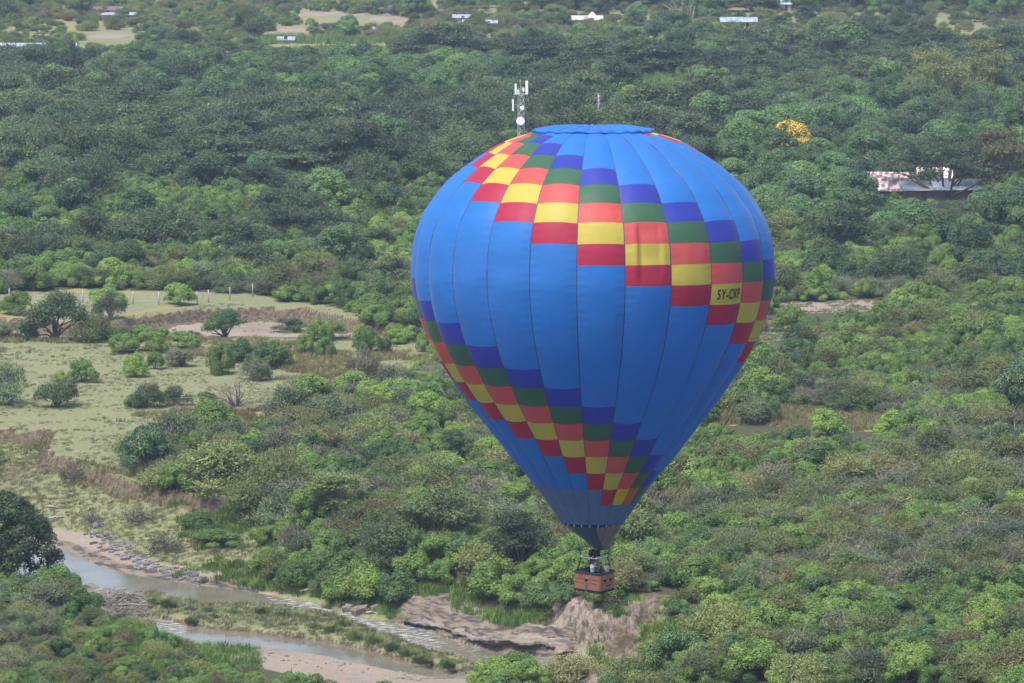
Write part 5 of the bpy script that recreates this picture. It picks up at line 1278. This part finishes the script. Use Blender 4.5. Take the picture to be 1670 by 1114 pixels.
# ------------------------------------------------------------------ fence above the dry bed
post_m = plain('weathered_post', (.34,.33,.31), .85, var=.25)
fe = empty('wire_fence'); tag(fe, 'wire fence of pale posts on the grassy terrace above the cut bank', 'fence'); PP = []
for u, v in ((15,492),(135,494),(217,496),(259,497),(321.5,496),(340,493),(375,489),(412,483)):
    x_, y_ = G(u, v, 0); z_ = hz(x_, y_); PP.append(Vector((x_, y_, z_)))
    mb = MB(); mb.tube([(x_, y_, z_-.2), (x_+.02, y_, z_+1.0), (x_, y_, z_+2.0)], [.085, .08, .075], 8); mb.build('post', post_m, fe, True)
for h_ in (.6, 1.1, 1.6):
    mb = MB(); P_ = []
    for a, b in zip(PP[:-1], PP[1:]): P_ += [a+Vector((0, 0, h_)), a.lerp(b, .5)+Vector((0, 0, h_-.06))]
    mb.tube(P_+[PP[-1]+Vector((0, 0, h_))], .008, 4); mb.build('wire', plain('fence_wire', (.3,.3,.3), .5, .6), fe)
# ------------------------------------------------------------------ lattice mast
galv = plain('galvanised_steel', (.42,.44,.47), .45, .5); white = plain('white_panel', (.80,.80,.82), .45, var=.05)
TY = 750; tb = AtY(848.5, 423, TY); tb.z = hz(tb.x, tb.y); ms = empty('telecom_mast', tb); tag(ms, 'white and grey lattice mast with panel antennas and two round dishes behind the balloon crown', 'mast')
def tz(v): return AtY(848, v, TY).z-tb.z
def tx(u): return (AtY(u, 190, TY)-tb).x
HT = tz(152); mb = MB(); cs = []
def corner(k, z_): w_ = .95-.35*z_/HT; a = R(90+120*k+20); return Vector((w_*math.cos(a), w_*math.sin(a), z_))
for k in range(3): mb.tube([corner(k, 0), corner(k, HT)], [.07, .055], 6)
mb.build('leg', galv, ms)
mb = MB(); nz = 24
for j in range(nz):
    z0_, z1_ = HT*j/nz, HT*(j+1)/nz
    for k in range(3): mb.tube([corner(k, z0_), corner((k+1) % 3, z1_)], .028, 4); mb.tube([corner(k, z1_), corner((k+1) % 3, z1_)], .025, 4)
mb.build('lattice', galv, ms)
mb = MB(); mb.tube([(0, 0, HT-2), (0, 0, tz(133))], .05, 6); mb.build('spire', galv, ms)
mb = MB(); mb.lathe([(.08, 0), (.10, .05), (.10, .18), (.05, .26)], (0, 0, tz(133)), 10); mb.build('beacon', plain('orange_beacon', (.75,.30,.08), .4), ms, True)
for u, v0, v1, w_ in ((859,131,153.5,.42), (841,136,153,.34), (836.5,161.5,180,.28), (845,146,153,.32), (853.5,143,149,.30)):
    mb = MB(); x_ = tx(u); z0_, z1_ = tz(v1), tz(v0); mb.box((x_, -.75, (z0_+z1_)/2), (w_, .16, z1_-z0_)); mb.box((x_, -.64, (z0_+z1_)/2), (w_*.5, .06, (z1_-z0_)*.9)); e = mb.build('antenna_panel', white, ms)
    mb = MB(); mb.tube([(x_, -.60, z0_-.2), (x_, -.60, z1_+.15)], .035, 6); mb.tube([(x_, -.6, (z0_+z1_)/2), (0, 0, (z0_+z1_)/2)], .03, 5); mb.build('bracket', galv, ms)
mb = MB(); mb.tube([(1.15*math.cos(t), 1.15*math.sin(t), tz(154)) for t in np.linspace(0, 2*math.pi, 13)], .03, 5, cap=False); mb.tube([(1.15*math.cos(t), 1.15*math.sin(t), tz(147)) for t in np.linspace(0, 2*math.pi, 13)], .025, 5, cap=False); mb.build('platform_ring', galv, ms)
for u, v, r_ in ((849,197.5,.70), (851.6,175.7,.36)):
    mb = MB(); mb.lathe([(.001, 0), (r_*.5, .03), (r_*.9, .05), (r_, .0), (r_*1.02, -.25), (r_*.9, -.3), (r_*.3, -.42), (.06, -.6)], (tx(u), -.95, tz(v)), 28, rot=Matrix.Rotation(R(90), 3, 'X')); mb.build('dish', white, ms, True)
# windsock pole and thin mast
q = AtY(975.5, 182, 930); zg = hz(q.x, q.y); e = empty('windsock_pole', (q.x, q.y, zg)); tag(e, 'pole with a limp orange and blue windsock above the balloon crown', 'windsock')
mb = MB(); mb.tube([(0, 0, -.3), (0, 0, AtY(975, 152, 930).z-zg)], [.06, .04], 8); mb.build('pole', galv, e, True)
zt = AtY(975, 152.5, 930).z-zg; zl = AtY(975, 174, 930).z-zg; mb = MB(); nS = 7
for k in range(nS):
    a = zt-(zt-zl)*k/nS; b = zt-(zt-zl)*(k+1)/nS; mb.lathe([(.20-.01*k, b), (.25-.015*k, (a+b)/2), (.21-.01*k, a)], (.24, -.1, 0), 12, m=k % 2)
mb.build('sock', [plain('sock_blue', (.03,.10,.42), .7), plain('sock_orange', (.75,.22,.05), .7)], e, True)
q = AtY(1400.5, 275, 885); zg = hz(q.x, q.y); mb = MB(); mb.tube([(0, 0, -.3), (0, 0, AtY(1400, 216, 885).z-zg)], [.05, .02], 6); tag(mb.build('mast', galv, None, True, loc=(q.x, q.y, zg)), 'thin pale pole rising from the trees left of the rusty roofs', 'pole')
# ------------------------------------------------------------------ buildings
def roofmat(name, c1, c2, amt=.5):
    m, n = mat(name); N = NT(n); tc = N('ShaderNodeTexCoord'); mp = N('ShaderNodeMapping'); mp.inputs['Scale'].default_value = (1.3, .03, 1); N.link(tc.outputs['Object'], mp.inputs[0])
    f = N.noise(1.0, 4, .7, mp.outputs[0]); f2 = N.noise(.5, 3, .6, tc.outputs['Object'])
    c = N.mix(N.ramp(N.math('ADD', N.math('MULTIPLY', f, .6), N.math('MULTIPLY', f2, .4)), .5-amt*.12, .5+amt*.12), c1, c2)
    wv = N('ShaderNodeTexWave', wave_type='BANDS', bands_direction='X'); wv.inputs['Scale'].default_value = 2.2; N.link(tc.outputs['Object'], wv.inputs[0])
    p = N('ShaderNodeBsdfPrincipled'); N.link(c, p.inputs['Base Color']); p.inputs['Roughness'].default_value = .5; p.inputs['Metallic'].default_value = .2
    bp = N('ShaderNodeBump'); bp.inputs['Strength'].default_value = .4; bp.inputs['Distance'].default_value = .05; N.link(wv.outputs['Fac'], bp.inputs['Height']); N.link(bp.outputs[0], p.inputs['Normal']); N.link(p.outputs[0], N('ShaderNodeOutputMaterial').inputs[0]); return m
RM = dict(rust=roofmat('rusty_tin', (.20,.085,.070), (.50,.46,.47), .22), tin=roofmat('pale_tin', (.27,.29,.32), (.34,.36,.39)), blue=roofmat('blue_grey_tin', (.20,.24,.32), (.36,.40,.50)), pink=roofmat('faded_pink_roof', (.52,.40,.36), (.62,.52,.48)),
          thatch=roofmat('thatch', (.17,.15,.15), (.25,.22,.21)), brown=roofmat('brown_tin', (.13,.075,.075), (.17,.10,.095)))
wallm = plain('plaster_wall', (.42,.36,.32), .9, var=.15, scale=1); woodm = plain('brown_board_wall', (.13,.085,.08), .9, var=.2, scale=1); door_m = plain('dark_door', (.05,.045,.05), .7)
def house(u, vb, wpx, dep, wall_h, roof_h, rmat, label, wmat=None, rz=0.0, hip=False, mono=False, name='house', zoff=0):
    x_, y_ = G(u, vb, 0); z_ = hz(x_, y_)+zoff; ppm = proj(x_, y_, z_)[2]; w_ = wpx/ppm; e = empty(name, (x_, y_+dep/2, z_), rz); tag(e, label, 'building'); hw, hd = w_/2, dep/2
    mb = MB(); wl = wmat or wallm; t = .2
    mb.box((0, -hd+t/2, wall_h/2), (w_-.01, t, wall_h)); mb.box((0, hd-t/2, wall_h/2), (w_-.01, t, wall_h)); mb.box((-hw+t/2, 0, wall_h/2), (t, dep-2*t, wall_h)); mb.box((hw-t/2, 0, wall_h/2), (t, dep-2*t, wall_h))
    if not hip and not mono:
        for s in (-1, 1): mb.add([(s*(hw-.1), -hd, wall_h), (s*(hw-.1), hd, wall_h), (s*(hw-.1), 0, wall_h+roof_h-.05)], [(0, 1, 2)])
    mb.build('wall', wl, e)
    mb = MB(); o_ = .5; th = .08
    if mono: T = [(-hw-o_, -hd-o_, wall_h), (hw+o_, -hd-o_, wall_h), (hw+o_, hd+o_, wall_h+roof_h), (-hw-o_, hd+o_, wall_h+roof_h)]; Fs = [(0, 1, 2, 3)]
    else:
        ins = min(hd, hw*.8) if hip else -0.0
        T = [(-hw-o_, -hd-o_, wall_h-.1), (hw+o_, -hd-o_, wall_h-.1), (hw+o_, hd+o_, wall_h-.1), (-hw-o_, hd+o_, wall_h-.1), (-hw-o_*(not hip)+ins, 0, wall_h+roof_h), (hw+o_*(not hip)-ins, 0, wall_h+roof_h)]
        Fs = [(0, 1, 5, 4), (2, 3, 4, 5)]+([(1, 2, 5), (3, 0, 4)] if hip else [])
    nT = len(T); V_ = T+[(a, b, c-th) for a, b, c in T]; F_ = Fs+[tuple(i+nT for i in f[::-1]) for f in Fs]
    rim = [(0, 1), (1, 2), (2, 3), (3, 0)] if (mono or hip) else [(0, 1), (1, 5), (5, 2), (2, 3), (3, 4), (4, 0)]
    F_ += [(b, a, a+nT, b+nT) for a, b in rim]; mb.add(V_, F_); mb.build('roof', rmat, e)
    nw = max(1, int(w_/4))
    for k in range(nw):
        xx = -hw+(k+.5)*w_/nw; mb = MB(); isd = (k == nw//2)
        mb.box((xx, -hd-.01, (1.0 if isd else wall_h*.55)), (.9 if isd else 1.0, .06, 2.0 if isd else .9)); mb.build('door' if isd else 'window', door_m, e)
    return e
house(1462, 326, 92, 8, 1.6, 2.6, RM['rust'], 'long shed with a streaked rusty tin roof left of the huge dark tree', wmat=woodm, rz=R(-8), mono=True, name='shed')
house(1505, 330, 60, 6, 2.2, 1.0, RM['tin'], 'low building with a pale bluish tin roof in front of the rusty shed', wmat=woodm, mono=True, name='shed', rz=R(3))
house(1563, 330, 78, 6, 2.4, 1.5, RM['blue'], 'brown board building with a grey blue tin roof at the foot of the dark tree', wmat=woodm, name='shed', rz=R(4))
house(1525, 312, 50, 5, 2.6, 1.6, RM['pink'], 'pale pinkish roof glimpsed behind the dark tree trunk', wmat=woodm, name='shed')
house(1230, 304, 24, 4, 2.0, 1.3, RM['blue'], 'little house with a dark gable roof and white wall peeping through trees', name='house', rz=R(35))
house(34, 90, 76, 5, 1.5, 1.2, RM['tin'], 'long white roofed hall at the upper left edge', mono=True, name='hall', rz=0); house(102, 90, 36, 5, 1.5, 1.1, RM['tin'], 'shorter white roofed hall right of the long one', mono=True, name='hall', zoff=.1)
house(176, 28, 44, 5, 2.0, .8, RM['brown'], 'far violet brown roofed house at the top left', name='house'); house(191, 32, 68, 4, 1.3, .4, RM['tin'], 'far low white roofed house at the top left', name='house', mono=True)
house(466, 70, 24, 4, .9, .7, RM['tin'], 'small tin roofed hut at the left end of the green field', name='hut'); house(606, 61, 38, 6, 1.0, 1.6, RM['thatch'], 'round shouldered thatched house left of the great acacia', name='house', hip=True)
house(755, 38, 30, 4, 1.5, .6, RM['tin'], 'far white roof above the great acacia, upper one', name='house', mono=True); house(768, 45, 24, 4, 1.4, .6, RM['tin'], 'far white roof above the great acacia, lower one', name='house', mono=True); house(797, 46, 24, 4, 1.5, .6, RM['tin'], 'far white roof right of the two above the acacia', name='house', mono=True)
house(952, 41, 58, 5, 1.6, .9, RM['pink'], 'far lodge with a pale pink roof right of centre at the top', name='lodge'); house(966, 40, 12, 3, 2.0, 1.4, RM['pink'], 'tall pointed roof beside the pale pink lodge', name='lodge', hip=True)
house(1050, 15, 22, 5, 1.0, 1.0, RM['blue'], 'far grey roof at the top above the pale field', name='house'); house(1205, 49, 56, 5, 2.4, 1.0, RM['blue'], 'long blue grey roof behind the acacias at the upper right', name='house')
house(1282, 18, 16, 6, 2.0, 2.6, RM['blue'], 'tiny far dark roofed house at the top right', name='house'); house(1476, 18, 26, 6, 1.4, 2.6, RM['blue'], 'far grey blue roofs at the top right', name='house')
house(90, 110, 12, 3, 1.2, .8, RM['tin'], 'tiny tin hut below the white halls', name='hut')
q = AtY(637, 32, G(0, 32, 0)[1]); zg = hz(q.x, q.y); e = empty('water_tower', (q.x, q.y, zg)); tag(e, 'dark water tank on stilts beside the pale track at the top', 'water tower')
mb = MB(); mb.lathe([(.9, 1.7), (1.0, 1.8), (1.0, 3.6), (.5, 3.9)], (0, 0, 0), 14); mb.build('tank', plain('dark_tank', (.05,.06,.09), .6), e, True)
for a, b in ((-.7, -.7), (.7, -.7), (.7, .7), (-.7, .7)): mb = MB(); mb.tube([(a, b, -.2), (a, b, 1.75)], .08, 6); mb.build('leg', galv, e)
# ------------------------------------------------------------------ haze
x0, x1, y0, y1, zb, zt = -4700, 4700, -2700, 9200, -9.0, 99.0
me = np_mesh('haze', [(x0,y0,zb),(x1,y0,zb),(x1,y1,zb),(x0,y1,zb),(x0,y0,zt),(x1,y0,zt),(x1,y1,zt),(x0,y1,zt)], [(0,3,2,1),(4,5,6,7),(0,1,5,4),(1,2,6,5),(2,3,7,6),(3,0,4,7)])
m, n = mat('haze'); v = n.nodes.new('ShaderNodeVolumePrincipled'); v.inputs['Color'].default_value = (.60, .78, 1, 1); v.inputs['Density'].default_value = .000095; v.inputs['Anisotropy'].default_value = .2
n.links.new(v.outputs[0], n.nodes.new('ShaderNodeOutputMaterial').inputs['Volume']); me.materials.append(m); pass
hzo = link('haze', me); tag(hzo, 'pale bluish haze over the valley', None, None, 'stuff')
